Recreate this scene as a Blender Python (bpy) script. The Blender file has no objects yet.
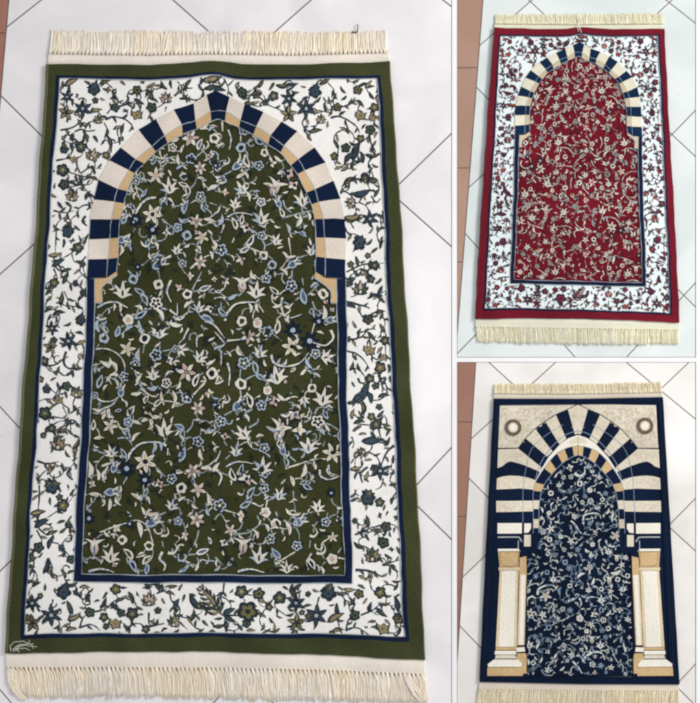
import bpy, math, random
from mathutils import Vector
random.seed(11)
sc = bpy.context.scene
S = 0.0019                       # metres on the floor per unit of the drawing
HC = 2.3                         # camera height
# ---------------------------------------------------------------- camera, world, lamps
cd = bpy.data.cameras.new('camera'); cam = bpy.data.objects.new('camera', cd)
sc.collection.objects.link(cam); sc.camera = cam
cam.location = (0, 0, HC); cam.rotation_euler = (0, 0, 0)
cd.sensor_fit = 'VERTICAL'; cd.sensor_height = 24; cd.lens = 24 * HC / (703 * S)
cd.clip_start = 0.05; cd.clip_end = 60
w = bpy.data.worlds.new('World'); sc.world = w; w.use_nodes = True
w.node_tree.nodes['Background'].inputs[0].default_value = (0.93, 0.96, 1.0, 1)
w.node_tree.nodes['Background'].inputs[1].default_value = 0.54
def lamp(name, loc, sx, sy, power, col, target=(0, 0, 0)):
    l = bpy.data.lights.new(name, 'AREA'); l.shape = 'RECTANGLE'; l.size = sx; l.size_y = sy
    l.energy = power; l.color = col
    o = bpy.data.objects.new(name, l); sc.collection.objects.link(o); o.location = loc
    o.rotation_euler = (Vector(target) - Vector(loc)).to_track_quat('-Z', 'Y').to_euler()
    return o
lamp('window_light', (2.6, 1.3, 2.2), 1.2, 1.0, 102, (1.0, 0.985, 0.96), (0.1, -0.1, 0))
lamp('ceiling_lamp', (0.31, 0.02, 2.7), 0.10, 0.75, 3.7, (1.0, 1.0, 1.0), (0.31, 0.02, 0))
lamp('ceiling_lamp', (1.36, -0.36, 2.7), 0.12, 0.5, 3.5, (1.0, 1.0, 1.0), (1.2, -0.3, 0))
sc.view_settings.view_transform = 'Standard'; sc.view_settings.look = 'None'
sc.view_settings.exposure = 0; sc.view_settings.gamma = 1
try:
    sc.cycles.pixel_filter_type = 'BLACKMAN_HARRIS'; sc.cycles.filter_width = 2.75
except Exception: pass

# ---------------------------------------------------------------- materials
def lin(c):
    return tuple(((v/255)/12.92 if v/255 <= .04045 else ((v/255+.055)/1.055)**2.4) for v in c)
MATS = {}
def yarn(name, rgb, var=0.30, rough=0.95, bump=0.5, scale=430, tint=None, tscale=9):
    """cut pile or cotton: fine grain from the knots, broad nap variation"""
    if name in MATS: return MATS[name]
    m = bpy.data.materials.new(name); m.use_nodes = True; nt = m.node_tree; N = nt.nodes; L = nt.links
    b = N['Principled BSDF']; b.inputs['Roughness'].default_value = rough
    b.inputs['Specular IOR Level'].default_value = 0.12
    tc = N.new('ShaderNodeTexCoord')
    mp = N.new('ShaderNodeMapping'); mp.inputs['Scale'].default_value = (1, 1.25, 1); L.new(tc.outputs['Object'], mp.inputs[0])
    n1 = N.new('ShaderNodeTexNoise'); n1.inputs['Scale'].default_value = scale; n1.inputs['Detail'].default_value = 1.5
    n2 = N.new('ShaderNodeTexNoise'); n2.inputs['Scale'].default_value = tscale; n2.inputs['Detail'].default_value = 4
    L.new(mp.outputs[0], n1.inputs[0]); L.new(tc.outputs['Object'], n2.inputs[0])
    c = lin(rgb)
    r1 = N.new('ShaderNodeMapRange'); r1.inputs[1].default_value = .3; r1.inputs[2].default_value = .7
    r1.inputs[3].default_value = 1-var; r1.inputs[4].default_value = 1+var*.8; L.new(n1.outputs[0], r1.inputs[0])
    r2 = N.new('ShaderNodeMapRange'); r2.inputs[1].default_value = .35; r2.inputs[2].default_value = .65
    r2.inputs[3].default_value = 1-var*.55; r2.inputs[4].default_value = 1+var*.55; L.new(n2.outputs[0], r2.inputs[0])
    mu = N.new('ShaderNodeMath'); mu.operation = 'MULTIPLY'; L.new(r1.outputs[0], mu.inputs[0]); L.new(r2.outputs[0], mu.inputs[1])
    vm = N.new('ShaderNodeVectorMath'); vm.operation = 'SCALE'; L.new(mu.outputs[0], vm.inputs['Scale'])
    if tint:
        mx = N.new('ShaderNodeMix'); mx.data_type = 'RGBA'; L.new(n2.outputs[0], mx.inputs[0])
        r3 = N.new('ShaderNodeMapRange'); r3.inputs[1].default_value = .42; r3.inputs[2].default_value = .6
        L.new(n2.outputs[0], r3.inputs[0]); L.new(r3.outputs[0], mx.inputs[0])
        mx.inputs[6].default_value = (*c, 1); mx.inputs[7].default_value = (*lin(tint), 1)
        L.new(mx.outputs[2], vm.inputs[0])
    else: vm.inputs[0].default_value = c
    L.new(vm.outputs[0], b.inputs['Base Color'])
    bp = N.new('ShaderNodeBump'); bp.inputs['Strength'].default_value = bump; bp.inputs['Distance'].default_value = 0.0012
    b2 = N.new('ShaderNodeBump'); b2.inputs['Strength'].default_value = .55; b2.inputs['Distance'].default_value = .012
    n3 = N.new('ShaderNodeTexNoise'); n3.inputs['Scale'].default_value = 6; n3.inputs['Detail'].default_value = 2; L.new(tc.outputs['Object'], n3.inputs[0])
    L.new(n3.outputs[0], b2.inputs['Height']); L.new(b2.outputs[0], bp.inputs['Normal'])
    L.new(n1.outputs[0], bp.inputs['Height']); L.new(bp.outputs[0], b.inputs['Normal'])
    MATS[name] = m; return m
def tilemat(name, rgb, rgb2, rough=0.18, var=0.035):
    m = bpy.data.materials.new(name); m.use_nodes = True; nt = m.node_tree; N = nt.nodes; L = nt.links
    b = N['Principled BSDF']; b.inputs['Specular IOR Level'].default_value = 0.45
    tc = N.new('ShaderNodeTexCoord')
    n = N.new('ShaderNodeTexNoise'); n.inputs['Scale'].default_value = 5; n.inputs['Detail'].default_value = 6; n.inputs['Distortion'].default_value = 1.2
    L.new(tc.outputs['Object'], n.inputs[0])
    mx = N.new('ShaderNodeMix'); mx.data_type = 'RGBA'
    r = N.new('ShaderNodeMapRange'); r.inputs[1].default_value = .38; r.inputs[2].default_value = .62; L.new(n.outputs[0], r.inputs[0])
    L.new(r.outputs[0], mx.inputs[0]); mx.inputs[6].default_value = (*lin(rgb), 1); mx.inputs[7].default_value = (*lin(rgb2), 1)
    at = N.new('ShaderNodeAttribute'); at.attribute_name = 'tone'
    ar = N.new('ShaderNodeMapRange'); ar.inputs[3].default_value = 1-var; ar.inputs[4].default_value = 1+var; L.new(at.outputs['Fac'], ar.inputs[0])
    # small specks in the glaze
    vo = N.new('ShaderNodeTexNoise'); vo.inputs['Scale'].default_value = 60; vo.inputs['Detail'].default_value = 3; L.new(tc.outputs['Object'], vo.inputs[0])
    vr = N.new('ShaderNodeMapRange'); vr.inputs[1].default_value = .70; vr.inputs[2].default_value = .80; vr.inputs[3].default_value = 1; vr.inputs[4].default_value = .86
    L.new(vo.outputs[0], vr.inputs[0])
    mu = N.new('ShaderNodeMath'); mu.operation = 'MULTIPLY'; L.new(ar.outputs[0], mu.inputs[0]); L.new(vr.outputs[0], mu.inputs[1])
    vm = N.new('ShaderNodeVectorMath'); vm.operation = 'SCALE'; L.new(mx.outputs[2], vm.inputs[0]); L.new(mu.outputs[0], vm.inputs['Scale'])
    L.new(vm.outputs[0], b.inputs['Base Color'])
    rr = N.new('ShaderNodeMapRange'); rr.inputs[3].default_value = rough-.04; rr.inputs[4].default_value = rough+.08; L.new(n.outputs[0], rr.inputs[0])
    L.new(rr.outputs[0], b.inputs['Roughness'])
    bp = N.new('ShaderNodeBump'); bp.inputs['Strength'].default_value = .08; bp.inputs['Distance'].default_value = .004
    L.new(n.outputs[0], bp.inputs['Height']); L.new(bp.outputs[0], b.inputs['Normal'])
    return m

# ---------------------------------------------------------------- mesh helpers
def W(x, y, z=0.0): return ((x-350)*S, (351.5-y)*S, z)
class MB:
    def __init__(s): s.v = []; s.f = []; s.m = []; s.mats = []; s.smooth = []
    def mi(s, mat):
        if mat not in s.mats: s.mats.append(mat)
        return s.mats.index(mat)
    def poly(s, pts, z, mat):
        if len(pts) < 3: return
        a = sum(pts[i][0]*pts[(i+1) % len(pts)][1]-pts[(i+1) % len(pts)][0]*pts[i][1] for i in range(len(pts)))
        if abs(a) < 1e-3: return
        if a > 0: pts = pts[::-1]
        n = len(s.v); s.v += [W(x, y, z) for x, y in pts]; s.f.append(list(range(n, n+len(pts)))); s.m.append(s.mi(mat)); s.smooth.append(False)
    def slab(s, pts, z0, z1, mat, bev=0.0):
        a = sum(pts[i][0]*pts[(i+1) % len(pts)][1]-pts[(i+1) % len(pts)][0]*pts[i][1] for i in range(len(pts)))
        if a > 0: pts = pts[::-1]
        k = len(pts); n = len(s.v); mi = s.mi(mat)
        cx = sum(p[0] for p in pts)/k; cy = sum(p[1] for p in pts)/k
        s.v += [W(x, y, z0) for x, y in pts]; s.v += [W(x, y, z1-bev*S) for x, y in pts]
        if bev:
            ins = []
            for i in range(k):
                p = pts[i-1]; q = pts[i]; r = pts[(i+1) % k]
                d1 = Vector((q[0]-p[0], q[1]-p[1])).normalized(); d2 = Vector((r[0]-q[0], r[1]-q[1])).normalized()
                nn = Vector((d1[1]+d2[1], -(d1[0]+d2[0])))
                if nn.length < 1e-6: nn = Vector((d1[1], -d1[0]))
                nn.normalize(); c = max(.3, nn.dot(Vector((d1[1], -d1[0]))))
                # pts run clockwise on the floor: inside is to the side given by the sign below
                ins.append((q[0]+nn[0]*bev/c*INS, q[1]+nn[1]*bev/c*INS))
            s.v += [W(x, y, z1) for x, y in ins]
            for i in range(k):
                j = (i+1) % k; s.f.append([n+k+i, n+k+j, n+2*k+j, n+2*k+i]); s.m.append(mi); s.smooth.append(False)
            s.f.append(list(range(n+2*k, n+3*k))); s.m.append(mi); s.smooth.append(False)
        else:
            s.f.append(list(range(n+k, n+2*k))); s.m.append(mi); s.smooth.append(False)
        for i in range(k):
            j = (i+1) % k; s.f.append([n+i, n+j, n+k+j, n+k+i]); s.m.append(mi); s.smooth.append(False)
    def tube(s, pts, r0, r1, mat, sides=5):
        """pts in (x, y, z metres); radii in drawing units"""
        n = len(s.v); mi = s.mi(mat); K = len(pts)
        P = [Vector(W(*p)) for p in pts]
        for i, p in enumerate(P):
            d = (P[min(i+1, K-1)]-P[max(i-1, 0)]).normalized(); up = Vector((0, 0, 1))
            a = d.cross(up)
            if a.length < 1e-5: a = Vector((1, 0, 0))
            a.normalize(); b = a.cross(d)
            r = (r0+(r1-r0)*i/(K-1))*S
            for q in range(sides):
                t = 2*math.pi*q/sides; s.v.append(tuple(p+a*math.cos(t)*r+b*math.sin(t)*r))
        for i in range(K-1):
            for q in range(sides):
                q2 = (q+1) % sides
                s.f.append([n+i*sides+q, n+i*sides+q2, n+(i+1)*sides+q2, n+(i+1)*sides+q]); s.m.append(mi); s.smooth.append(True)
        s.f.append([n+q for q in range(sides)][::-1]); s.m.append(mi); s.smooth.append(False)
        s.f.append([n+(K-1)*sides+q for q in range(sides)]); s.m.append(mi); s.smooth.append(False)
    def build(s, name, parent=None, origin=None):
        me = bpy.data.meshes.new(name)
        o0 = Vector(origin) if origin else Vector((0, 0, 0))
        me.from_pydata([tuple(Vector(v)-o0) for v in s.v], [], s.f)
        for m in s.mats: me.materials.append(m)
        for p, i, sm in zip(me.polygons, s.m, s.smooth): p.material_index = i; p.use_smooth = sm
        me.update()
        o = bpy.data.objects.new(name, me); sc.collection.objects.link(o)
        if parent: o.parent = parent
        else: o.location = o0
        return o
INS = 1

# ---------------------------------------------------------------- floors
def side(l, p):
    (x0, y0), (x1, y1) = l
    return (x1-x0)*(p[1]-y0)-(y1-y0)*(p[0]-x0)
def clip(poly, l, keep):
    out = []; n = len(poly)
    for i in range(n):
        a = poly[i]; b = poly[(i+1) % n]; sa = side(l, a)*keep; sb = side(l, b)*keep
        if sa >= 0: out.append(a)
        if (sa > 0 > sb) or (sa < 0 < sb):
            t = sa/(sa-sb); out.append((a[0]+(b[0]-a[0])*t, a[1]+(b[1]-a[1])*t))
    return out
def split(polys, lines):
    for l in lines:
        nx = []
        for p in polys:
            for k in (1, -1):
                q = clip(p, l, k)
                if len(q) > 2 and abs(sum(q[i][0]*q[(i+1) % len(q)][1]-q[(i+1) % len(q)][0]*q[i][1] for i in range(len(q)))) > 2: nx.append(q)
        polys = nx
    return polys
def inset(poly, d):
    q = poly; n = len(poly)
    cx = sum(p[0] for p in poly)/n; cy = sum(p[1] for p in poly)/n
    for i in range(n):
        a = poly[i]; b = poly[(i+1) % n]; L = math.hypot(b[0]-a[0], b[1]-a[1])
        if L < 1e-4: continue
        nx, ny = -(b[1]-a[1])/L, (b[0]-a[0])/L
        if (cx-a[0])*nx+(cy-a[1])*ny < 0: nx, ny = -nx, -ny
        l = ((a[0]+nx*d, a[1]+ny*d), (b[0]+nx*d, b[1]+ny*d))
        q = clip(q, l, 1 if side(l, (cx, cy)) > 0 else -1)
        if len(q) < 3: return []
    return q
def floor(name, rect, edge, brown_cuts, lines, pale, pale2, brown, brown2, grout, g=0.42):
    x0, y0, x1, y1 = rect; R = [(x0, y0), (x1, y0), (x1, y1), (x0, y1)]
    mb = MB(); gm = yarn(name+'_grout', grout, var=.1, bump=.1, scale=200)
    mb.slab(R, -0.012, -0.0009, gm)
    pm = tilemat(name+'_glazed_tile', pale, pale2); bm = tilemat(name+'_terracotta_tile', brown, brown2, rough=.4)
    kp = 1 if side(edge, (x1, (y0+y1)/2)) > 0 else -1
    tones = []
    for region, cuts, m in ((clip(R, edge, kp), lines, pm), (clip(R, edge, -kp), brown_cuts, bm)):
        for t in split([region], cuts):
            q = inset(t, g)
            if len(q) > 2: mb.slab(q, -0.006, 0.0, m)
    o = mb.build(name); o['kind'] = 'structure'
    at = o.data.attributes.new('tone', 'FLOAT', 'FACE')
    import colorsys
    # one tone per tile
    rnd = random.Random(5); last = None; val = .5
    for i, p in enumerate(o.data.polygons):
        if len(p.vertices) != 4 or last is None or p.normal.z > .9: val = rnd.random()
        last = p; at.data[i].value = val
    return o
floor('floor', (-60, -60, 452, 770), ((8.6, 0), (0.2, 98)), [((-60, 34), (20, 33)), ((-60, 330), (20, 331))],
      [((173, 0), (452, 247)), ((0, 95), (452, 540)), ((0, 407), (270, 700)), ((0, 690), (60, 760)), ((443, 0), (452, 7)),
       ((8, 26), (41, 0)), ((0, 274), (311, 0)), ((0, 571), (452, 133)), ((217, 699), (452, 447))],
      (224, 220, 221), (238, 232, 232), (164, 112, 98), (150, 100, 86), (116, 98, 94), g=.66)
floor('floor', (457, -60, 696, 357.5), ((483, 0), (457, 338)), [((457, 68), (475, 67.5)), ((457, 168), (470, 168)), ((457, 262), (470, 262))],
      [((528.8, 0), (696, 157)), ((475, 85.7), (695.5, 307)), ((464, 232), (575, 357)), ((666, 0), (695.5, 23.2)),
       ((478.8, 46.4), (532, 0)), ((467.5, 188.8), (672, 0)), ((457.4, 353.4), (696, 110)), ((626.8, 357), (695.5, 282.9))],
      (205, 212, 210), (218, 223, 221), (168, 133, 115), (160, 124, 106), (104, 98, 96), g=.5)
floor('floor', (457, 362, 696, 770), ((475.8, 362), (457, 665)), [((457, 422), (475, 422)), ((457, 516.5), (470, 516.5))],
      [((626, 362), (695.5, 419)), ((488.6, 362), (696, 551.4)), ((467.6, 476.8), (693, 703)), ((458, 624), (479.7, 646.6)),
       ((471.6, 438.6), (556, 362)), ((462, 577.8), (689.3, 362)), ((671.4, 522.9), (696, 498)), ((679, 682), (696, 663.5))],
      (220, 215, 210), (234, 230, 226), (150, 106, 88), (142, 98, 82), (104, 92, 88), g=.5)
# borders of the three-panel layout, modelled as white strips between the tiled floors
wm = yarn('white_strip', (238, 237, 237), var=.02, bump=.02)
mb = MB()
mb.slab([(452, -60), (457, -60), (457, 770), (452, 770)], -.012, .0012, wm)
mb.slab([(457, 357.5), (696, 357.5), (696, 362), (457, 362)], -.012, .0011, wm)
mb.slab([(696, -60), (760, -60), (760, 770), (696, 770)], -.012, .0013, wm)
o = mb.build('panel_border_strip'); o['kind'] = 'structure'

# ---------------------------------------------------------------- homography
def solve8(A, b):
    n = len(b); M = [r[:]+[v] for r, v in zip(A, b)]
    for i in range(n):
        p = max(range(i, n), key=lambda r: abs(M[r][i])); M[i], M[p] = M[p], M[i]
        for r in range(n):
            if r != i:
                f = M[r][i]/M[i][i]
                if f: M[r] = [a-f*c for a, c in zip(M[r], M[i])]
    return [M[i][n]/M[i][i] for i in range(n)]
def homog(src, dst):
    A = []; b = []
    for (x, y), (u, v) in zip(src, dst):
        A.append([x, y, 1, 0, 0, 0, -u*x, -u*y]); b.append(u)
        A.append([0, 0, 0, x, y, 1, -v*x, -v*y]); b.append(v)
    h = solve8(A, b)
    return lambda p: ((h[0]*p[0]+h[1]*p[1]+h[2])/(h[6]*p[0]+h[7]*p[1]+1), (h[3]*p[0]+h[4]*p[1]+h[5])/(h[6]*p[0]+h[7]*p[1]+1))
G_Q = [(48, 64.5), (390, 62.5), (424.5, 658), (6, 652)]
R_Q = [(663.4, 29.5), (494, 28.6), (475.2, 318.6), (678.6, 322.5)]       # the red rug carries the same weave mirrored
UQ = [(0, 0), (1, 0), (1, 1), (0, 1)]
g2u = homog(G_Q, UQ); u2g = homog(UQ, G_Q); g2r = homog(G_Q, R_Q)
ident = lambda p: p

# ---------------------------------------------------------------- woven motifs
def rot(pts, a, cx, cy):
    a = math.radians(a); c, s_ = math.cos(a), math.sin(a)
    return [(cx+x*c-y*s_, cy+x*s_+y*c) for x, y in pts]
def almond(L, Wd, bend=0.0, n=7, y0=0.0):
    """leaf from (0,y0) pointing up (-y)"""
    l = []; r = []
    for i in range(n+1):
        t = i/n; wv = Wd*.42*math.sin(math.pi*t**.8)**.9 if 0 < t < 1 else 0
        bx = bend*math.sin(math.pi*t)*L
        l.append((bx-wv, y0-L*t)); r.append((bx+wv, y0-L*t))
    return l[:-1]+r[::-1][:-1]
def disc(r, n=10, wob=.08, rnd=random):
    return [(r*(1+rnd.uniform(-wob, wob))*math.cos(2*math.pi*i/n), r*(1+rnd.uniform(-wob, wob))*math.sin(2*math.pi*i/n)) for i in range(n)]
def flower(r, k, inner=.55, sharp=True, rnd=random):
    pts = []
    n = 4
    for i in range(k):
        for j in range(n):
            t = j/n; ph = 2*math.pi*(i+t)/k
            if sharp: rr = r*(inner+(1-inner)*(abs(2*t-1))**1.0)
            else: rr = r*(inner+(1-inner)*abs(math.cos(math.pi*t)))
            pts.append((rr*math.sin(ph), -rr*math.cos(ph)))
    return pts
def stroke(pts, w0, w1=None, sub=4):
    """smooth ribbon through pts"""
    if w1 is None: w1 = w0
    P = []
    n = len(pts)
    if n == 2: P = [(pts[0][0]+(pts[1][0]-pts[0][0])*i/3, pts[0][1]+(pts[1][1]-pts[0][1])*i/3) for i in range(4)]
    else:
        for i in range(n-1):
            p0 = pts[max(i-1, 0)]; p1 = pts[i]; p2 = pts[i+1]; p3 = pts[min(i+2, n-1)]
            for j in range(sub):
                t = j/sub
                P.append(tuple(.5*((2*p1[k])+(-p0[k]+p2[k])*t+(2*p0[k]-5*p1[k]+4*p2[k]-p3[k])*t*t+(-p0[k]+3*p1[k]-3*p2[k]+p3[k])*t**3) for k in (0, 1)))
        P.append(pts[-1])
    l = []; r = []; K = len(P)
    for i in range(K):
        a = P[max(i-1, 0)]; b = P[min(i+1, K-1)]; d = math.hypot(b[0]-a[0], b[1]-a[1]) or 1
        nx, ny = -(b[1]-a[1])/d, (b[0]-a[0])/d; ww = (w0+(w1-w0)*i/(K-1))/2
        l.append((P[i][0]+nx*ww, P[i][1]+ny*ww)); r.append((P[i][0]-nx*ww, P[i][1]-ny*ww))
    out = []
    for i in range(K-1): out.append([l[i], l[i+1], r[i+1], r[i]])
    return out
def motif(kind, x, y, s, a, rnd):
    """list of (polygon, colour key) from back to front; s is the full size"""
    o = []
    R = lambda pts, extra=0, dx=0, dy=0: rot(pts, a+extra, x+dx, y+dy)
    light = rnd.choice(['cream', 'cream', 'cream', 'sky'])
    if kind in 'qr': s *= .86
    if kind == 'w':                                   # plain pale leaf
        b = rnd.uniform(-.14, .14)
        b *= 1.7; o.append((R(almond(s*1.15, s*.46, b, y0=s*.55), 0, .35, .45), 'navy'))
        o.append((R(almond(s*1.06, s*.36, b, y0=s*.52)), light))
        if rnd.random() < .45: o.append((R(almond(s*.5, s*.16, b, y0=s*.2)), rnd.choice(['tan', 'blush', 'steel'])))
    elif kind == 'o':                                 # outlined leaf
        b = rnd.uniform(-.12, .12)
        o.append((R(almond(s*1.15, s*.62, b, y0=s*.55), 0, .3, .4), 'navy'))
        o.append((R(almond(s*1.05, s*.52, b, y0=s*.5)), rnd.choice(['cream', 'sky'])))
        o.append((R(almond(s*.7, s*.26, b, y0=s*.32)), rnd.choice(['ground', 'ground', 'steel', 'navy'])))
    elif kind == 'g':                                 # bell
        o.append((R(almond(s*1.1, s*.7, 0, y0=s*.5)), 'navy')); o.append((R(almond(s, s*.58, 0, y0=s*.45)), 'sky'))
        o.append((R(almond(s*.75, s*.36, 0, y0=s*.3)), 'steel'))
        for e in (-28, 28): o.append((R(almond(s*.6, s*.14, 0, y0=-s*.05), e), 'cream'))
    elif kind == 'c':                                 # little crescent
        o += [(q, 'cream') for q in stroke([R([(-s*.4, s*.35)])[0], R([(s*.12, s*.42)])[0], R([(s*.42, 0)])[0], R([(s*.2, -s*.5)])[0]], s*.28, s*.05, 3)]
    elif kind == 'q':                                 # ring flower
        o.append((R(flower(s*.56, 5, .86, False), rnd.uniform(0, 70)), 'navy'))
        o.append((R(flower(s*.5, rnd.choice([4, 5]), .84, False), rnd.uniform(0, 70)), light))
        o.append((R(disc(s*.27, 6, .3)), rnd.choice(['ground', 'navy', 'blush', 'ground'])))
    elif kind == 'r':                                 # blue rosette
        e = rnd.uniform(0, 70)
        o.append((R(flower(s*.60, 5, .75, False), e), 'navy')); o.append((R(flower(s*.52, 5, .7, False), e), rnd.choice(['sky', 'sky', 'cream'])))
        o.append((R(flower(s*.38, 5, .5, False), e), rnd.choice(['steel', 'navy', 'ground']))); o.append((R(disc(s*.13, 6)), 'cream'))
    elif kind == 'n':                                 # dark star
        e = rnd.uniform(0, 60)
        o.append((R(flower(s*.52, 7, .48), e), 'navy')); o.append((R(disc(s*.13, 7)), 'sky'))
    elif kind == 'x':                                 # daisy of separate petals
        e = rnd.uniform(0, 60)
        o.append((R(disc(s*.40, 9)), 'navy'))
        for i in range(6): o.append((R(almond(s*.42, s*.26, 0, n=4, y0=-s*.08), e+60*i), 'blush' if i % 2 else 'cream'))
        o.append((R(disc(s*.07, 5)), 'tan'))
    elif kind in 's*':                                # star blossom
        e = rnd.uniform(0, 70); k = 5 if kind == 's' else 6
        if kind == '*': s *= .78
        for i in range(k):
            o.append((R(almond(s*.58, s*.33, 0, n=5, y0=-s*.02), e+360/k*i), 'navy'))
        for i in range(k):
            o.append((R(almond(s*.52, s*.25, 0, n=5, y0=-s*.04), e+360/k*i), 'cream'))
            if s > 9: o.append((R(almond(s*.3, s*.10, 0, n=4, y0=-s*.10), e+360/k*i), 'tan'))
        o.append((R(disc(s*.13, 7)), 'blush' if kind == 's' else 'navy'))
    elif kind == 't':                                 # crown-shaped blossom of spreading petals
        s *= .88
        P5 = [(-66, .60, .20), (62, .62, .20), (-36, .84, .24), (32, .82, .24), (-2, 1.0, .27)]
        for e, L, wd in P5: o.append((R(almond(s*L*1.06, s*wd*1.6, e*.0016, n=6, y0=0), e, .3, .35) if 0 else R([(px, py+s*.36) for px, py in rot(almond(s*L*1.06, s*wd*1.5, -e*.0028, n=6), e, 0, 0)], 0, .3, .3), 'navy'))
        for i, (e, L, wd) in enumerate(P5): o.append((R([(px, py+s*.36) for px, py in rot(almond(s*L, s*wd, -e*.0028, n=6), e, 0, 0)]), 'cream' if rnd.random() < .8 else 'sky'))
        o.append((R(disc(s*.15, 8), 0, 0, 0), 'cream')); o.append((R(almond(s*.42, s*.15, 0, y0=s*.25), -6), rnd.choice(['navy', 'steel', 'ground'])))
    elif kind == 'k':                                 # loose little blossom
        e = rnd.uniform(0, 90)
        o.append((R(flower(s*.50, 4, .5), e), 'navy'))
        for i in range(4):
            o.append((R(almond(s*rnd.uniform(.36, .52), s*.30, rnd.uniform(-.1, .1), n=4, y0=s*.02), e+90*i+rnd.uniform(-18, 18)), rnd.choice(['cream', 'cream', 'blush'])))
        o.append((R(disc(s*.13, 6), 0, rnd.uniform(-.1, .1)*s, 0), rnd.choice(['navy', 'tan', 'steel'])))
    elif kind == 'h':                                 # nodding bell with curled lips
        for e, L, wd, bd in ((-34, .92, .30, .28), (34, .92, .30, -.28), (0, .85, .5, 0)):
            o.append((R([(px, py+s*.48) for px, py in rot(almond(s*L*1.08, s*wd*1.35, bd, n=7), e, 0, 0)], 0, .3, .3), 'navy'))
        for e, L, wd, bd, c in ((0, .80, .48, 0, 'blush'), (-34, .92, .24, .28, 'cream'), (34, .92, .24, -.28, 'cream'), (-12, .6, .12, .1, 'cream'), (12, .62, .1, -.1, 'tan'), (0, .5, .12, 0, 'steel')):
            o.append((R([(px, py+s*.48) for px, py in rot(almond(s*L, s*wd, bd, n=7), e, 0, 0)]), c))
    # ---- darker flowers of the white border
    elif kind == 'S':
        e = rnd.uniform(-10, 10)
        for i in range(6): o.append((R(almond(s*.56, s*.27, rnd.uniform(-.05, .05), n=5, y0=s*.03), e+60*i), 'ink'))
        for i in range(6): o.append((R(almond(s*.34, s*.12, 0, n=4, y0=-s*.10), e+60*i), rnd.choice(['teal', 'teal', 'ink'])))
        o.append((R(disc(s*.13, 7)), 'ink')); o.append((R(disc(s*.08, 6)), 'sky'))
    elif kind == 'O':
        e = rnd.uniform(-10, 10)
        for i in range(5): o.append((R(almond(s*.56, s*.34, 0, n=5, y0=s*.03), e+72*i), 'ink'))
        for i in range(5): o.append((R(almond(s*.42, s*.18, 0, n=4, y0=-s*.06), e+72*i), rnd.choice(['olive', 'khaki'])))
        o.append((R(disc(s*.12, 7)), 'ink'))
    elif kind == 'R':
        e = rnd.uniform(0, 70)
        o.append((R(flower(s*.54, 5, .74, False), e), 'ink')); o.append((R(flower(s*.36, 5, .6, False), e), rnd.choice(['olive', 'moss', 'moss'])))
        o.append((R(disc(s*.14, 6)), rnd.choice(['ink', 'khaki'])))
    elif kind == 'L':
        for e, L in ((-100, .46), (100, .46), (-62, .58), (62, .58), (-30, .66), (30, .66), (0, .72)):
            o.append((R(almond(s*L, s*.32, 0, n=5, y0=s*.12), e), 'ink'))
        for e, L in ((-100, .34), (100, .34), (-62, .46), (62, .46), (-30, .52), (30, .52), (0, .58)):
            o.append((R(almond(s*L, s*.17, 0, n=4, y0=s*.06), e), rnd.choice(['khaki', 'blush', 'khaki', 'moss'])))
        o.append((R(disc(s*.15, 7)), 'ink')); o.append((R(disc(s*.08, 6)), 'cream'))
    elif kind == 'T':
        base = [(-.45, -.4), (-.15, -.22), (.1, -.42), (.25, -.2), (.5, -.3), (.38, .1), (.45, .35), (.1, .3), (-.2, .45), (-.3, .15), (-.5, .05)]
        o.append((R([(px*s, py*s) for px, py in base]), 'ink')); o.append((R([(px*s*.78, py*s*.78) for px, py in base]), 'khaki'))
        o.append((R(disc(s*.12, 6)), 'olive'))
    elif kind == 'B':                                 # big teal blossom with side sprays
        for e, L, wd in ((-70, .5, .24), (70, .55, .22), (-38, .66, .28), (38, .68, .26), (0, .78, .34)):
            o.append((R(almond(s*L, s*wd, 0, n=5, y0=s*.36), e), 'ink'))
        o.append((R(flower(s*.33, 5, .75, False), 10, 0, s*.10), 'ink'))
        for e, L, wd in ((-40, .50, .12), (38, .52, .12), (0, .6, .18)):
            o.append((R(almond(s*L, s*wd, 0, n=4, y0=s*.28), e), rnd.choice(['teal', 'olive'])))
        o.append((R(disc(s*.18, 8), 0, 0, s*.1), 'teal')); o.append((R(disc(s*.07, 6), 0, 0, s*.1), 'ink'))
    elif kind == 'l':
        b = rnd.uniform(-.16, .16)
        o.append((R(almond(s*1.02, s*.40, b, y0=s*.5)), 'ink'))
        o.append((R(almond(s*.68, s*.17, b, y0=s*.32)), rnd.choice(['moss', 'moss', 'olive', 'teal'])))
    elif kind == 'm':                                 # tan-hearted leaf
        b = rnd.uniform(-.14, .14)
        o.append((R(almond(s*1.02, s*.42, b, y0=s*.5)), 'ink')); o.append((R(almond(s*.76, s*.22, b, y0=s*.36)), 'khaki'))
    elif kind == 'u':                                 # teal-hearted leaf
        b = rnd.uniform(-.10, .10)
        o.append((R(almond(s*1.02, s*.46, b, y0=s*.5)), 'ink')); o.append((R(almond(s*.76, s*.26, b, y0=s*.36)), 'teal'))
    elif kind == 'D': o.append((R(almond(s, s*.42, rnd.uniform(-.2, .2), y0=s*.5)), 'dusk'))
    elif kind == 'E':
        for e in (-35, 30): o.append((R(almond(s*.8, s*.3, rnd.uniform(-.1, .1), y0=s*.35), e), 'dusk'))
    elif kind == 'Y':
        for e in (-30, 30): o.append((R(almond(s*.75, s*.26, 0, n=5, y0=s*.35), e), 'ink')); o.append((R(almond(s*.45, s*.1, 0, n=4, y0=s*.15), e), 'moss'))
    elif kind == 'P':                                 # long serrated feather leaf
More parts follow.
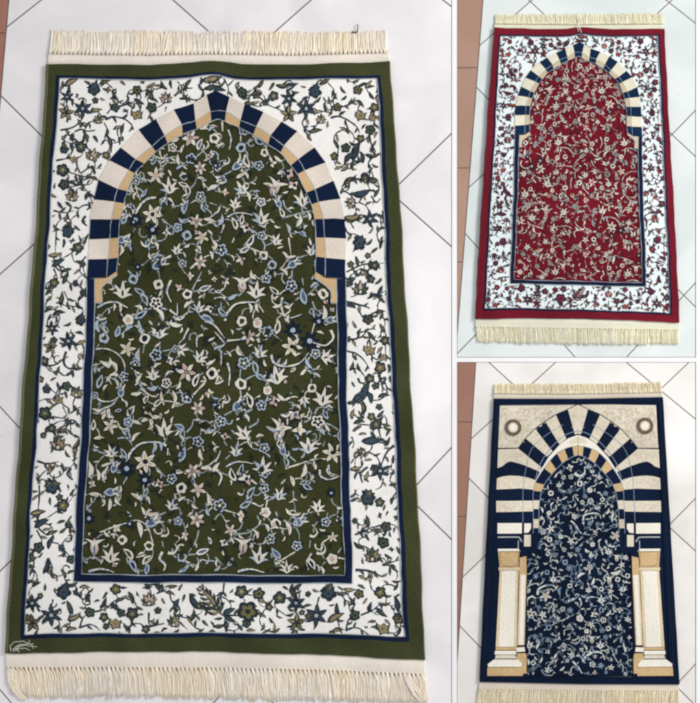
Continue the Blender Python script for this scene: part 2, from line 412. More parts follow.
        for i in range(6):
            for e in (-1, 1):
                L = s*(.34-.03*i); yy = s*(.36-.14*i)
                for sc2, c in ((1, 'ink'), (.66, rnd.choice(['olive', 'khaki', 'moss']))):
                    lf = rot(almond(L*sc2, L*.36*sc2, .12*e, n=5), e*(46-3*i), 0, 0); o.append((R([(px, py+yy) for px, py in lf]), c))
        o.append((R(almond(s*.98, s*.15, .05, y0=s*.48)), 'ink')); o.append((R(almond(s*.84, s*.07, .05, y0=s*.42)), 'khaki'))
    return o
# placement lists: window origin and magnification, then "kind x y size angle" or "v|V|Z width x,y x,y ..."
def parse(text, ox, oy, k, miny=None, maxy=None, minx=None, maxx=None):
    out = []
    for e in text.replace('\n', ' ').split(';'):
        e = e.split()
        if not e: continue
        if e[0] in 'vVzZ':
            wd = float(e[1]); pts = [tuple(float(q) for q in p.split(',')) for p in e[2:]]
            cx = sum(p[0] for p in pts)/len(pts)/k+ox; cy = sum(p[1] for p in pts)/len(pts)/k+oy
            it = (e[0], [(ox+p[0]/k, oy+p[1]/k) for p in pts], wd/k, 0)
        else:
            cx = ox+float(e[1])/k; cy = oy+float(e[2])/k
            it = (e[0], [(cx, cy)], float(e[3])/k, float(e[4]) if len(e) > 4 else 0)
        if miny is not None and cy < miny: continue
        if maxy is not None and cy > maxy: continue
        if minx is not None and cx < minx: continue
        if maxx is not None and cx > maxx: continue
        out.append(it)
    return out
K1 = 700/145
FIELD = []
FIELD += parse('''w 110 25 50 -10;w 150 25 50 10;k 85 70 40;n 240 5 40;v 7 255,25 235,65;n 340 45 75;k 410 65 50;v 7 395,0 440,30;r 470 40 55;q 518 85 58;
s 598 95 66;v 6 575,130 580,160;w 582 175 38 120;w 660 145 52 -20;w 648 200 42 -20;x 592 240 72;v 7 600,290 580,345 545,400;q 515 422 52;v 6 545,410 590,405;
o 612 392 62 70;k 530 320 46;w 590 465 40 20;w 525 480 52 60;w 105 125 62 -80;w 170 165 52 190;w 215 145 44 150;w 215 92 40 20;g 178 105 72 80;w 140 158 34 200;
n 70 235 62;w 60 182 26 0;w 300 125 52 -60;w 325 140 44 180;w 352 140 48 150;o 345 105 46 20;t 470 170 66 20;w 520 140 38 60;v 8 440,200 385,225 340,245;
w 330 195 38 -20;w 370 205 52 80;w 345 215 30 30;g 375 248 84 60;z 8 65,310 120,300 165,280 240,255 300,240 345,265 370,320 375,400 345,450;
k 200 280 50;w 155 305 38 -45;n 265 258 46;w 312 285 72 170;r 500 245 50;v 5 515,215 520,200;c 435 295 40;c 468 378 48;h 95 360 92;q 230 335 52;t 172 415 92 12;
o 255 405 62 -40;o 278 460 62 150;v 7 290,420 340,405;q 357 362 50;o 345 430 52 40;o 345 472 52;z 13 420,390 407,425 435,455 430,482;
z 11 65,490 110,476 150,478 190,492;o 50 435 34 -30;v 5 420,340 425,370;w 130 440 26 200;v 5 150,230 170,250;w 640 440 30 30;v 5 610,430 590,470''', 75, 470, K1, minx=78)
FIELD += parse('''z 12 10,0 35,30 20,75;o 90 20 62 -20;k 150 40 72;v 7 175,45 235,90;r 240 8 62;r 238 85 54;v 7 240,110 255,145 245,190 237,240;o 175 112 66 30;o 150 165 60 60;
v 7 180,155 235,180;t 316 118 70 25;v 6 255,145 300,125;q 248 200 54;r 25 170 70;v 7 45,190 110,210;k 130 220 62;v 7 0,240 30,210 55,250 60,280;s 75 290 54;
k 40 350 52;v 7 70,345 95,315;v 7 95,310 160,300 210,265 240,255;h 135 355 92;w 190 305 48 -30;w 245 275 42 -30;q 293 255 56;r 265 330 54;t 213 415 94 10;
o 295 400 62 -40;v 7 290,450 350,415 400,385;r 395 365 54;v 7 330,240 380,265 405,310 405,345;w 350 280 64 165;g 405 250 74 60;w 360 200 42 -40;
w 395 210 42 80;v 7 430,215 480,200;t 500 180 72 20;v 6 380,100 390,200;w 372 50 52 -20;o 430 60 42 70;o 448 80 50 120;n 565 110 50;r 535 250 52;v 5 540,225 545,205;
w 605 180 32 80;n 610 235 52;z 11 505,0 510,30 550,45 605,28;z 8 548,-15 555,15 580,22;c 475 300 40;v 5 460,340 455,375;c 510 380 48;s 570 325 44;q 562 430 58;v 6 590,400 630,350;
v 7 590,425 630,430;z 9 465,400 440,440 450,480;o 462 450 60 150;t 345 472 72 0;z 11 110,488 150,476 190,476 240,492;o 75 445 44 30;v 6 0,420 40,460;w 12 470 40 40;
w 515 485 36 -20;w 300 470 34 60;n 190 350 30;v 5 215,240 205,215''', 215, 470, K1)
FIELD += parse('''w 480 130 54 -10;w 490 175 44 60;r 545 132 66;v 7 575,120 600,95 635,50;x 595 185 66;k 650 110 50;r 682 178 50;w 660 300 62 70;z 8 640,305 665,300 690,275;
z 9 95,120 130,148 180,150 215,130;g 225 105 62 0;v 8 225,110 232,142 255,152;w 110 190 44 -80;w 140 208 58 195;w 168 205 50 175;z 9 130,190 180,170 210,140;r 98 122 40;
o 275 200 62 30;r 258 250 54;w 297 250 42 110;v 6 255,275 265,330 275,360;v 6 205,330 240,325 265,345;w 295 320 54 40;w 235 300 34 -40;
s 362 222 80;t 430 290 100 0;o 88 265 50 10;s 170 272 66;w 115 330 48 90;v 7 380,190 420,150 480,155;v 7 320,85 370,120 420,130;o 350 140 44 30;o 405 155 52 50;
w 425 125 44 -10;w 300 108 52 80;z 11 252,440 270,395 310,355 360,345 410,350 445,370 458,410;w 382 368 44 175;w 412 366 44 170;z 10 425,350 448,380 445,412;* 340 440 118;
n 250 472 84;v 8 255,510 240,550;v 7 390,470 435,510;t 175 398 72 -15;o 235 402 50 -30;v 6 140,415 105,460 108,500;w 110 510 64 -5;z 10 130,465 170,450 210,440;
z 10 160,465 148,490 152,530;g 190 470 60 20;w 100 385 28 100;w 66 480 72;o 505 275 52 -70;o 525 312 60 170;v 7 540,300 565,270 570,240;v 6 570,240 600,250 610,290 600,330;
w 600 245 40 110;r 592 345 60;v 7 570,365 540,385;o 515 408 70 20;w 505 370 34 -40;w 610 410 52 160;w 500 480 50 110;x 570 488 72;z 9 610,475 650,460 690,420;w 640 485 54 100;
k 690 245 50;v 5 640,380 680,395;w 690 480 60 20''', 75, 370, K1, miny=388, maxy=474)
FIELD += parse('''q 130 70 60;v 7 125,100 130,140;g 112 170 76 45;o 165 145 70 -15;v 7 180,185 150,205 110,235;w 130 228 52 60;w 155 228 42 150;r 225 168 58;v 7 45,220 90,195;
r 28 250 60;v 6 0,290 20,270;k 45 322 48;c 55 140 38;t 135 305 84 -30;w 165 345 52 160;v 7 165,275 205,250 210,230;w 215 320 34 80;r 235 375 56;k 290 150 62;
w 325 130 48 -50;q 255 95 48;v 7 330,150 370,130 400,130;h 380 82 96 0;v 6 410,125 430,95;q 470 87 50;t 432 148 60 170;v 7 455,180 470,215;t 525 140 100 12;
v 7 480,220 500,185 540,185 600,215;o 535 215 48 -20;r 495 250 70;v 7 520,255 560,270 600,295;w 540 280 42 -30;w 505 305 48 -60;o 600 315 52;k 385 215 74;w 345 210 48 80;
v 7 420,220 465,235;h 315 285 112 25;w 275 280 54 -70;w 312 330 44 160;k 405 285 74;v 6 430,250 460,240;t 450 372 98 0;g 325 385 62 -20;v 7 350,370 360,410 390,440;
o 340 440 52 -20;v 8 340,470 400,455 470,435 540,430;w 425 485 64 15;w 480 460 44 -15;* 568 400 108;v 5 520,370 530,345;z 12 510,460 500,500 530,535 580,530 610,505;
z 9 550,460 540,490 565,512 590,505;t 232 470 98 5;v 6 235,500 240,540;t 100 392 70 10;v 6 50,430 70,410;z 9 55,465 110,440 190,450;z 9 85,465 82,510 100,535;w 20 500 70 -20;
z 9 0,445 15,420 25,390;z 12 0,470 35,520 20,555;o 130 480 52 10;n 0 170 50''', 215, 370, K1, miny=388, maxy=472)
FIELD += parse('''q 262 42 54;v 6 235,0 260,25;q 380 70 54;v 6 380,0 390,50;v 7 395,100 370,150;z 12 440,50 422,105 445,155;k 480 85 44;q 522 118 54;v 7 545,95 590,10;v 6 545,105 580,100;
o 605 90 60 70;k 535 30 46;w 530 170 52 60;v 5 605,110 600,140;t 208 105 92 8;z 11 85,185 130,160 180,155 232,180;w 165 178 34 180;w 195 178 44 175;
o 290 100 52 -60;o 310 142 62 150;v 7 340,130 370,110;r 370 160 66;v 7 350,180 300,210;o 295 215 62 60;w 285 185 44 -60;w 385 215 60 150;z 8 435,190 470,215 472,160;
q 235 238 58;v 7 235,260 210,300 170,325;o 180 295 54 20;w 240 280 46 60;w 105 232 50 90;w 95 270 62 0;w 122 268 42 20;q 115 330 56;v 6 90,360 75,385;
z 8 75,385 130,380 190,410 220,460 215,510;s 228 380 70;w 290 275 62 -10;q 310 330 58;v 6 310,360 305,400;w 290 410 64 0;r 268 458 54;v 7 270,490 290,550 320,580;w 290 525 54 30;
t 382 302 84 0;v 6 385,345 385,380;r 368 408 66;v 7 400,390 450,380;t 488 386 72 95;r 462 380 42;z 9 522,280 500,330 475,360;v 6 510,375 550,400;n 440 245 36;w 460 258 62 100;w 480 228 44 80;
w 125 455 56 -60;w 145 445 44 0;w 165 465 54 150;c 165 525 48 180;r 215 515 54;w 190 555 44 40;o 100 540 62 20;w 80 480 34;k 435 435 52;w 375 460 42 60;t 355 505 72 0;v 6 345,440 350,480;
w 435 500 42 70;n 468 480 44;x 515 495 88;r 420 545 54;w 475 555 44 20;w 355 560 52 80;t 575 188 66 10;k 625 190 58;v 7 650,190 700,180;o 610 240 62 110;
z 10 600,250 650,270 700,330;o 688 205 52 130;v 6 585,270 600,300;z 11 592,315 566,330 565,375;w 635 335 34 60;t 580 425 76 30;w 630 445 48 60;q 640 500 62;
o 565 535 62 20;v 7 600,515 610,540 580,575;w 675 540 40 50;z 8 685,395 680,450;k 150 60 30;w 665 375 36 60''', 80, 270, K1, minx=92)
FIELD += parse('''k 50 50 54;v 6 70,20 100,0;h 135 62 92;w 190 20 48 -30;r 250 40 56;v 5 245,0 248,15;t 203 105 92 10;z 11 45,245 60,205 100,165 150,155 200,160 235,205;w 165 182 44 175;w 207 180 44 170;
w 20 105 34 100;z 7 0,140 40,135 70,170;w 90 130 52 60;o 30 210 52 -50;q 128 247 56;q 205 257 52;v 6 225,270 245,290;r 255 295 58;o 300 275 62 10;v 7 285,310 320,340;
n 375 290 88;* 370 370 110;o 290 100 52 -50;v 7 290,135 340,95 370,80;r 372 75 64;v 6 375,0 375,50;w 335 12 44 -50;z 10 325,130 320,180 350,230 420,215;w 300 170 44 70;w 355 165 42 70;
w 358 235 34 0;w 328 215 34 -60;o 430 130 72 -10;v 6 430,90 410,150;v 5 425,40 430,75;q 522 118 56;w 482 75 42 60;v 6 470,155 490,195 520,195;w 522 210 64 0;w 490 215 54 -30;
n 500 250 66;g 560 242 64 80;z 7 480,260 465,310;n 455 345 90;z 12 555,290 568,330 530,365 470,350;z 12 270,405 285,445 340,465 410,450 452,400;w 308 438 34 30;w 340 445 30 20;
r 485 405 54;t 540 422 78 80;w 455 450 54 -30;w 430 490 44 40;v 6 470,480 520,480;w 490 510 44 120;w 585 485 28;x 160 320 70;z 9 60,340 150,335;z 7 20,380 60,345;z 9 45,350 0,300;w 220 340 44 110;
z 8 30,390 30,460;w 65 405 34 -40;v 6 110,370 130,415;w 120 390 48 -20;r 140 450 66;v 7 160,435 180,420;t 215 398 78 15;v 6 125,475 125,525;q 130 550 62;z 10 60,450 75,500 70,560;
o 195 470 62 -20;o 225 515 54 120;v 7 150,530 200,500;t 300 512 112 -8;k 8 500 50;w 25 540 38 70''', 215, 270, K1)
# the design repeats upwards: find the step from one crown blossom to its twin
pa, pb = g2u((169.7, 186.6)), g2u((164, 429)); DU, DV = pa[0]-pb[0], pa[1]-pb[1]
def shift(it, du, dv):
    k, pts, s_, a = it
    q = [u2g((g2u(p)[0]+du, g2u(p)[1]+dv)) for p in pts]
    y0 = sum(p[1] for p in pts)/len(pts); y1 = sum(p[1] for p in q)/len(q)
    return (k, q, s_*(0.82+.18*y1/max(y0, 1)), a)
up = []
for it in FIELD:
    c = sum(p[1] for p in it[1])/len(it[1])
    j = shift(it, DU, DV); cy = sum(p[1] for p in j[1])/len(j[1]); cx = sum(p[0] for p in j[1])/len(j[1])
    if 118 < cy < 268 and 105 < cx < 330: up.append(j)
FIELD += up
BORDER = []
BORDER += parse('''S 160 190 92;O 80 210 78;S 85 135 66;B 215 88 96 20;l 268 65 60 70;l 275 100 40 110;m 105 65 80 60;l 65 75 40;R 315 185 42;Y 312 125 66 0;V 6 275,215 300,185;V 7 330,180 400,155 430,140;R 425 97 44;
l 432 152 56 120;l 378 150 42 20;T 418 217 58;V 8 265,245 300,230 350,235 390,260 405,290;V 8 50,295 110,280 150,245 160,220;L 232 255 64;l 140 262 46 -20;V 8 120,300 150,290 180,300 220,295;l 180 330 44 160;l 110 325 44 20;
V 6 260,260 280,290;l 275 305 46 0;l 287 350 64 -20;m 330 280 48 70;l 352 283 54 10;l 355 332 26;m 222 200 60 80;R 275 415 38;B 75 380 66 0;R 155 375 52;V 6 105,415 120,380 140,365;V 7 35,440 90,430 120,435;T 120 435 42;
L 205 430 86 20;V 7 130,450 150,500 190,480 250,480;l 210 490 44 -30;R 65 485 60;V 7 80,490 150,515;S 155 525 36;R 75 555 48;l 215 530 50 110;l 485 122 60 -20;R 490 182 48;V 7 485,210 470,240;L 560 152 80;V 6 560,180 555,205;
V 7 600,130 640,100 690,90;l 555 75 54 -30;m 490 72 52 60;V 6 620,60 650,100;l 645 130 52 60;l 675 143 34;l 670 65 50 40;l 180 270 36 30;l 130 350 26 60;l 60 330 26''', 50, 70, K1, maxx=190)
BORDER += parse('''m 110 45 100 80;V 7 165,45 185,90 180,125;V 6 185,80 215,50;V 9 240,105 220,80 240,60;l 105 90 70 75;l 145 100 60 100;l 60 120 40;R 250 110 50;R 322 120 44;V 7 340,135 380,170 450,200;R 405 128 48;R 365 160 32;l 285 158 64 80;
l 345 65 54 30;l 320 85 38 60;S 478 140 84;O 475 215 78;l 450 70 72 80;l 500 72 52 80;B 605 100 96 20;l 652 60 64 60;S 560 190 96;V 6 580,120 570,160;L 630 255 64;V 8 560,220 540,260 560,300;l 605 300 66 80;l 580 330 46 150;m 612 205 50 80;
l 650 185 46 -10;l 560 290 40 0;l 150 75 40 60;l 670 150 30''', 190, 70, K1, maxx=334)
BORDER += parse('''Y 320 158 60 0;R 333 222 50;V 7 290,280 305,240 330,225;V 8 350,220 400,205 450,175;l 405 190 52 30;l 467 200 56 140;R 455 120 54;l 535 152 54 -30;R 547 222 52;T 468 272 68;
V 9 290,285 340,275 400,300 450,340 465,375;T 538 285 44;V 7 545,240 545,330;R 525 352 60;V 9 520,380 530,430 560,480;l 550 495 66 70;l 550 430 44 30;m 368 352 54 -60;l 398 352 56 -10;V 7 275,300 300,340;l 305 375 50 0;l 328 435 64 -30;
R 318 507 48;u 445 478 120 20;u 405 515 84 45;u 478 512 72 -12;m 380 570 66 40;m 345 578 54 75;l 430 560 62 0;R 470 405 48;l 425 432 48 -60;V 8 390,640 450,635 500,640;R 500 632 48;l 530 585 44 40;l 402 662 64 70;l 552 642 54 110;m 520 88 64 40;l 400 65 30;l 540 510 20''', 280, 70, 700/120, minx=334)
KL = 703/120
LSRC = parse('''R 205 30 64;l 290 20 62 60;l 315 45 42;L 250 115 100 10;V 9 140,180 200,195 260,185;V 7 130,215 150,205;m 210 225 52 20;l 280 210 42 -15;l 345 95 62 30;V 7 330,180 360,165;V 12 325,215 305,245 335,272;l 345 150 44;
B 225 298 110 80;l 150 275 44 -30;l 235 265 36;V 7 155,300 155,380 150,430;m 150 435 80 80;R 285 400 60;l 255 405 40 80;V 7 130,480 200,460 270,415;u 170 490 84 60;V 8 150,510 190,540 240,530;l 222 535 64 70;l 215 580 72 20;
V 7 140,520 165,570 165,600;R 150 605 54;l 120 640 54 30;B 312 490 58;V 7 330,450 310,490 330,560;B 275 605 52 150;V 6 280,610 320,650;R 325 665 44;l 335 335 44 30;l 325 560 34''', 30, 180, KL)
LSRC += parse('''l 215 50 82 15;l 260 90 54 -15;V 7 235,10 260,70;l 150 20 54 60;l 145 60 40 80;l 315 90 54 -30;l 140 120 62 60;l 200 145 82 75;l 145 160 44 20;S 160 225 84;B 330 170 100 15;V 6 275,230 255,270;S 255 300 106;m 330 310 66 70;
O 150 335 84;R 115 415 54;V 9 110,440 170,440 220,410 240,370;V 13 240,360 230,420 260,460 335,460;L 330 400 56;l 200 470 54 20;l 280 490 54 -20;l 320 465 54 80''', 25, 290, KL)
LMORE = parse('''B 135 572 80 0;R 250 565 56;V 6 185,610 210,570 250,550;T 200 645 62;V 7 80,650 130,635 180,640;L 305 620 96 20;V 7 220,670 270,700''', 25, 290, KL)
LMORE += parse('''R 150 75 76;V 8 190,95 280,115;l 170 170 60 30;R 190 165 50;V 8 190,150 240,125 290,130;S 285 130 46;V 8 255,40 280,90;l 345 150 40 120;l 245 175 46 20;l 295 190 46 -40;l 350 75 40 20;V 8 300,80 360,40''', 20, 400, KL)
pc, pd = g2u((83, 110)), g2u((69, 341)); pe = g2u((53, 616))
dv2 = pe[1]-pd[1]; du2 = pe[0]-pd[0]
BORDER += LSRC+LMORE
for it in LSRC:
    j = shift(it, du2, dv2); cy = sum(p[1] for p in j[1])/len(j[1])
    if 437 < cy < 580: BORDER.append(j)
BORDER += parse('''B 240 385 110 20;l 285 360 50 60;V 7 190,430 180,470;S 180 505 104;S 90 445 86;O 88 540 84;l 270 470 72 -20;m 288 512 74 60;m 340 372 52 90;l 305 400 50 120;Y 358 425 68;R 365 492 48;V 8 315,570 330,520 360,495;V 8 385,490 440,475 480,440;
l 435 445 54 20;R 492 380 50;l 490 467 62 130;l 512 430 54 70;V 8 320,565 370,550 415,580;T 487 545 62;m 275 575 54 80;l 562 420 64 -20;R 570 495 60;V 7 570,520 565,560;l 545 565 34;L 650 445 96;l 645 360 34 110;V 7 650,490 655,550 700,540;l 215 575 30;l 60 350 40;l 105 355 50 60''', 15, 510, K1, miny=578, maxx=156)
BORDER += parse('''l 93 70 42 110;V 7 130,110 180,90;l 160 85 46 0;l 205 75 54 90;l 195 112 52 110;u 230 165 66 20;L 215 260 86 10;V 7 95,270 170,255;V 7 245,250 280,285;R 80 280 40;l 240 215 46 80;l 318 150 96 -35;l 355 188 54 110;l 305 215 64 15;P 393 150 185 -38;
l 375 205 34 30;V 7 455,60 450,110 440,130;l 445 130 34;u 482 200 70 60;u 482 235 64 120;V 8 460,215 540,215;R 540 100 62;V 6 555,135 560,150;R 572 195 96;R 625 110 56;V 7 640,130 670,170 700,180;l 640 215 44 120;l 430 265 60 80;l 460 280 40 -20;l 530 272 44 -40;
l 640 270 40 20;l 665 285 34 60;R 675 175 36;l 345 290 34 60''', 130, 570, K1)
BORDER += parse('''R 50 130 60;V 7 30,150 30,180 90,220;S 128 155 92;O 130 250 88;l 115 90 60;l 130 75 60 60;B 285 100 116 20;V 7 240,130 225,180;S 225 220 108;V 7 222,270 212,290;l 330 190 66 -10;m 320 228 92 60;m 385 92 60 90;l 345 110 46 110;Y 400 150 68;R 413 215 50;V 8 370,290 380,240 410,215;
V 8 440,215 500,190 540,150;l 485 175 50 20;R 532 105 56;l 545 200 66 130;l 560 155 50 80;V 8 365,290 420,275 475,310;T 545 278 68;m 330 290 60 80;l 610 160 82 -15;V 7 630,190 630,290;R 622 230 54;l 615 290 44 20;l 30 285 44 60''', 270, 570, K1, minx=272)
BORDER += parse('''R 180 50 54;l 85 65 72 60;V 7 80,60 150,60 180,50;l 225 60 62 110;V 7 190,80 210,130;u 155 132 110 70;l 245 135 62 30;V 8 210,150 240,190 265,165;l 45 130 44 30;L 105 200 92 -80;V 7 140,190 180,210 200,250;S 205 285 102;m 100 272 110 78;V 12 130,260 90,300 110,345;
V 7 210,320 220,350 190,370;B 140 420 120 205;l 80 380 44 -40;l 275 340 44 90;l 275 265 54;l 275 440 54 20;V 9 70,600 150,560 210,550 290,545;l 130 535 64 -15;R 235 560 56;l 120 605 54 -30;l 175 585 54 110;R 210 640 50;V 6 180,590 205,630;R 80 660 54''', 335, 170, KL)
BORDER += parse('''L 150 72 120 0;l 85 20 54 60;V 14 60,130 120,140 205,165;l 95 158 62 110;m 145 168 50 10;l 230 97 64 70;l 265 62 70 25;l 270 112 62 130;V 7 190,110 230,95;l 265 185 62 80;l 270 205 52 20;R 192 230 60;l 275 280 64 -30;V 9 80,355 150,335 190,290 235,285;l 140 310 54 20;
l 210 330 74 140;l 70 270 34 10;R 75 350 36;R 290 352 54;V 7 295,310 295,480;T 200 410 74;T 280 450 54;V 9 70,420 130,435 180,480 200,520;V 7 120,440 130,470;l 95 505 62 20;l 140 510 54 -20;R 265 512 66;V 9 260,540 280,620 320,660;l 290 595 54 30;l 290 682 72 80;
R 205 575 56;V 12 135,575 150,600 180,600''', 335, 280, KL)
BORDER += parse('''u 180 5 120 20;u 145 40 100 40;u 205 40 76 -15;m 105 140 66 15;l 105 72 66 80;l 158 102 84 5;l 265 140 60 45;R 240 200 64;l 140 190 72 80;V 7 140,200 220,205;l 125 225 62 60;l 300 205 54 100;V 8 255,225 270,290 290,320;u 215 295 122 85;l 225 260 54 -40;l 305 300 64 30;
V 12 345,320 300,360 270,430;V 7 95,270 110,310 100,340;L 165 365 80 -90;V 8 90,430 110,400 140,385;V 8 190,360 240,390 265,440;S 265 470 106;m 120 455 74 80;V 12 190,450 150,490 165,545;m 185 500 60 20;V 7 285,510 275,560 240,580;B 195 620 130 205;V 10 125,585 125,605 145,620;l 115 640 54 60;
l 340 400 50;l 340 475 34;l 340 550 44 90;l 340 640 54 20''', 335, 390, KL)
BORDER += parse('''R 118 180 34;l 190 180 74 -10;V 9 115,260 170,240 210,215 250,210;R 300 210 60;V 8 240,210 300,195 355,205 370,230;m 235 235 54 120;l 185 270 54 -30;V 6 240,240 270,280;R 280 305 66;l 140 320 74 120;L 215 400 128 0;V 14 120,465 200,470 280,505;m 165 512 60 120;m 210 515 54 10;
l 300 420 64 60;l 350 455 54 130;V 7 290,430 380,405;l 310 385 54 120;l 355 520 64 100;l 355 560 54 30''', 335, 490, KL, miny=512)

# ---------------------------------------------------------------- rug building
ZS = 20e-6
class Rug:
    def __init__(s, pal, T, k):
        s.pal = pal; s.T = T; s.k = k; s.n = 0; s.rnd = random.Random(3); s.grain = .17
    def mat(s, key):
        nm, rgb = s.pal[key][:2]; return yarn(nm, rgb, var=.10 if min(rgb) > 200 else .2 if min(rgb) > 110 else .34)
    def P(s, pts, jit=0.0):
        """subdivide long edges, let the cloth wander a little, then take it to the rug's place"""
        q = []
        n = len(pts)
        for i in range(n):
            a = pts[i]; b = pts[(i+1) % n]; L = math.hypot(b[0]-a[0], b[1]-a[1]); m = max(1, int(L/9)) if jit >= 0 else 1
            for j in range(m): q.append((a[0]+(b[0]-a[0])*j/m, a[1]+(b[1]-a[1])*j/m))
        out = []
        for x, y in q:
            dx = .45*math.sin(y/17.3+1.1)+.3*math.sin(y/7.1+x/31); dy = .4*math.sin(x/19.7+.6)+.25*math.sin(x/8.3+y/27)
            g = s.grain if jit != -1e-9 else 0          # the knots step the edges of every figure
            jx = g*(math.sin(x*2.3+y*1.7)+math.sin(y*3.1-x*1.3+2)); jy = g*(math.sin(y*2.5-x*1.9+1)+math.sin(x*3.3+y*.9))
            out.append(s.T((x+dx+jx, y+dy+jy)))
        return out
    def put(s, mb, items, z, clipf=None, grow=1.0, line=1.0):
        for it in items:
            kind, pts, sz, a = it; sz *= line if kind in 'vV' else grow
            rnd = random.Random(int(pts[0][0]*7+pts[0][1]*131))
            if kind in 'vV': sc_ = rnd.choice(['stem', 'stem', 'cream', 'sky']) if kind == 'v' else 'vine'; polys = [(q, sc_) for q in stroke(pts, max(.9, sz), max(.6, sz*.45))]
            elif kind in 'zZ':
                polys = [(q, 'navy') for q in stroke([(p[0]+.5, p[1]+.6) for p in pts], sz*1.25, sz*.8)]
                polys += [(q, rnd.choice(['cream', 'sky', 'cream'])) for q in stroke(pts, sz*.95, sz*.35)]
            else: polys = motif(kind, pts[0][0], pts[0][1], sz, a, rnd)
            s.n += 1; zb = z+(s.n % 55)*ZS
            if kind in 'vV': zb = z+(s.n % 12)*1e-6*4-60e-6
            for i, (p, c) in enumerate(polys):
                if clipf:
                    p = clipf(p)
                    if not p or len(p) < 3: continue
                mb.poly(s.P(p, .10 if kind not in 'vVzZ' else 0), zb+min(i, 36)*1.02e-6 if kind not in 'zZ' else zb+i*.6e-6, s.mat(c))
def fringe(mb, hemline, tips, mats, rnd, step=1.0, gather=4.0, rad=.62, zlift=0.004, wav=1.0):
    """strands from the hem line to the tips; both are functions of t in 0..1 giving (x, y)"""
    L = math.dist(hemline(0), hemline(1)); n = int(L/gather)
    per = max(3, int(gather/step))
    for g in range(n):
        tc = (g+.5)/n; lean = rnd.gauss(0, .8)*wav; gl = rnd.uniform(.93, 1.03)
        for j in range(per):
            t0 = tc+((j+.5)/per-.5)*.46/n; t1 = tc+((j+.5)/per-.5)*1.5/n+rnd.gauss(0, .12)/n
            a = hemline(min(1, max(0, t0))); b = tips(min(1, max(0, t1)))
            l2 = gl*rnd.uniform(.93, 1.04)
            K = 6; pts = []
            ph = rnd.uniform(0, 6); am = rnd.uniform(.2, 1.0)*wav*gather/4; z0 = rnd.uniform(.0012, zlift)
            for i in range(K+1):
                t = i/K
                x = a[0]+(b[0]-a[0])*min(1, t*2.2 if t < .3 else .66+(t-.3)*.486)*1.0+lean*t*t*2.0*gather/4+am*math.sin(t*4+ph)*t
                y = a[1]+(b[1]-a[1])*t*l2+rnd.uniform(-.1, .1)
                pts.append((x, y, z0*(1-.3*t)+.0010+(.0018 if i == 0 else 0)))
            mb.tube(pts, rad*rnd.uniform(.85, 1.15), rad*rnd.uniform(.5, .8), rnd.choice(mats), 5)
        # knot
        a = hemline(tc); b = tips(tc); dx = (b[0]-a[0]); dy = (b[1]-a[1]); d = math.hypot(dx, dy)
        mb.tube([(a[0]-dx/d*.2, a[1]-dy/d*.2, .0035), (a[0]+dx/d*1.6, a[1]+dy/d*1.6, .0038), (a[0]+dx/d*3.2, a[1]+dy/d*3.2, .0028)], gather*.26, gather*.2, mats[0], 6)
def curve(pts):
    """piecewise-linear curve through pts as a function of t (by x share)"""
    ds = [0]
    for a, b in zip(pts, pts[1:]): ds.append(ds[-1]+math.dist(a, b))
    def f(t):
        d = t*ds[-1]
        for i in range(len(pts)-1):
            if d <= ds[i+1] or i == len(pts)-2:
                u = (d-ds[i])/(ds[i+1]-ds[i]); return (pts[i][0]+(pts[i+1][0]-pts[i][0])*u, pts[i][1]+(pts[i+1][1]-pts[i][1])*u)
    return f
def rug_root(label, px, py, group=None):
    o = bpy.data.objects.new('prayer_rug', None); sc.collection.objects.link(o); o.location = W(px, py, 0)
    o.empty_display_size = .1; o['label'] = label; o['category'] = 'rug'
    return o
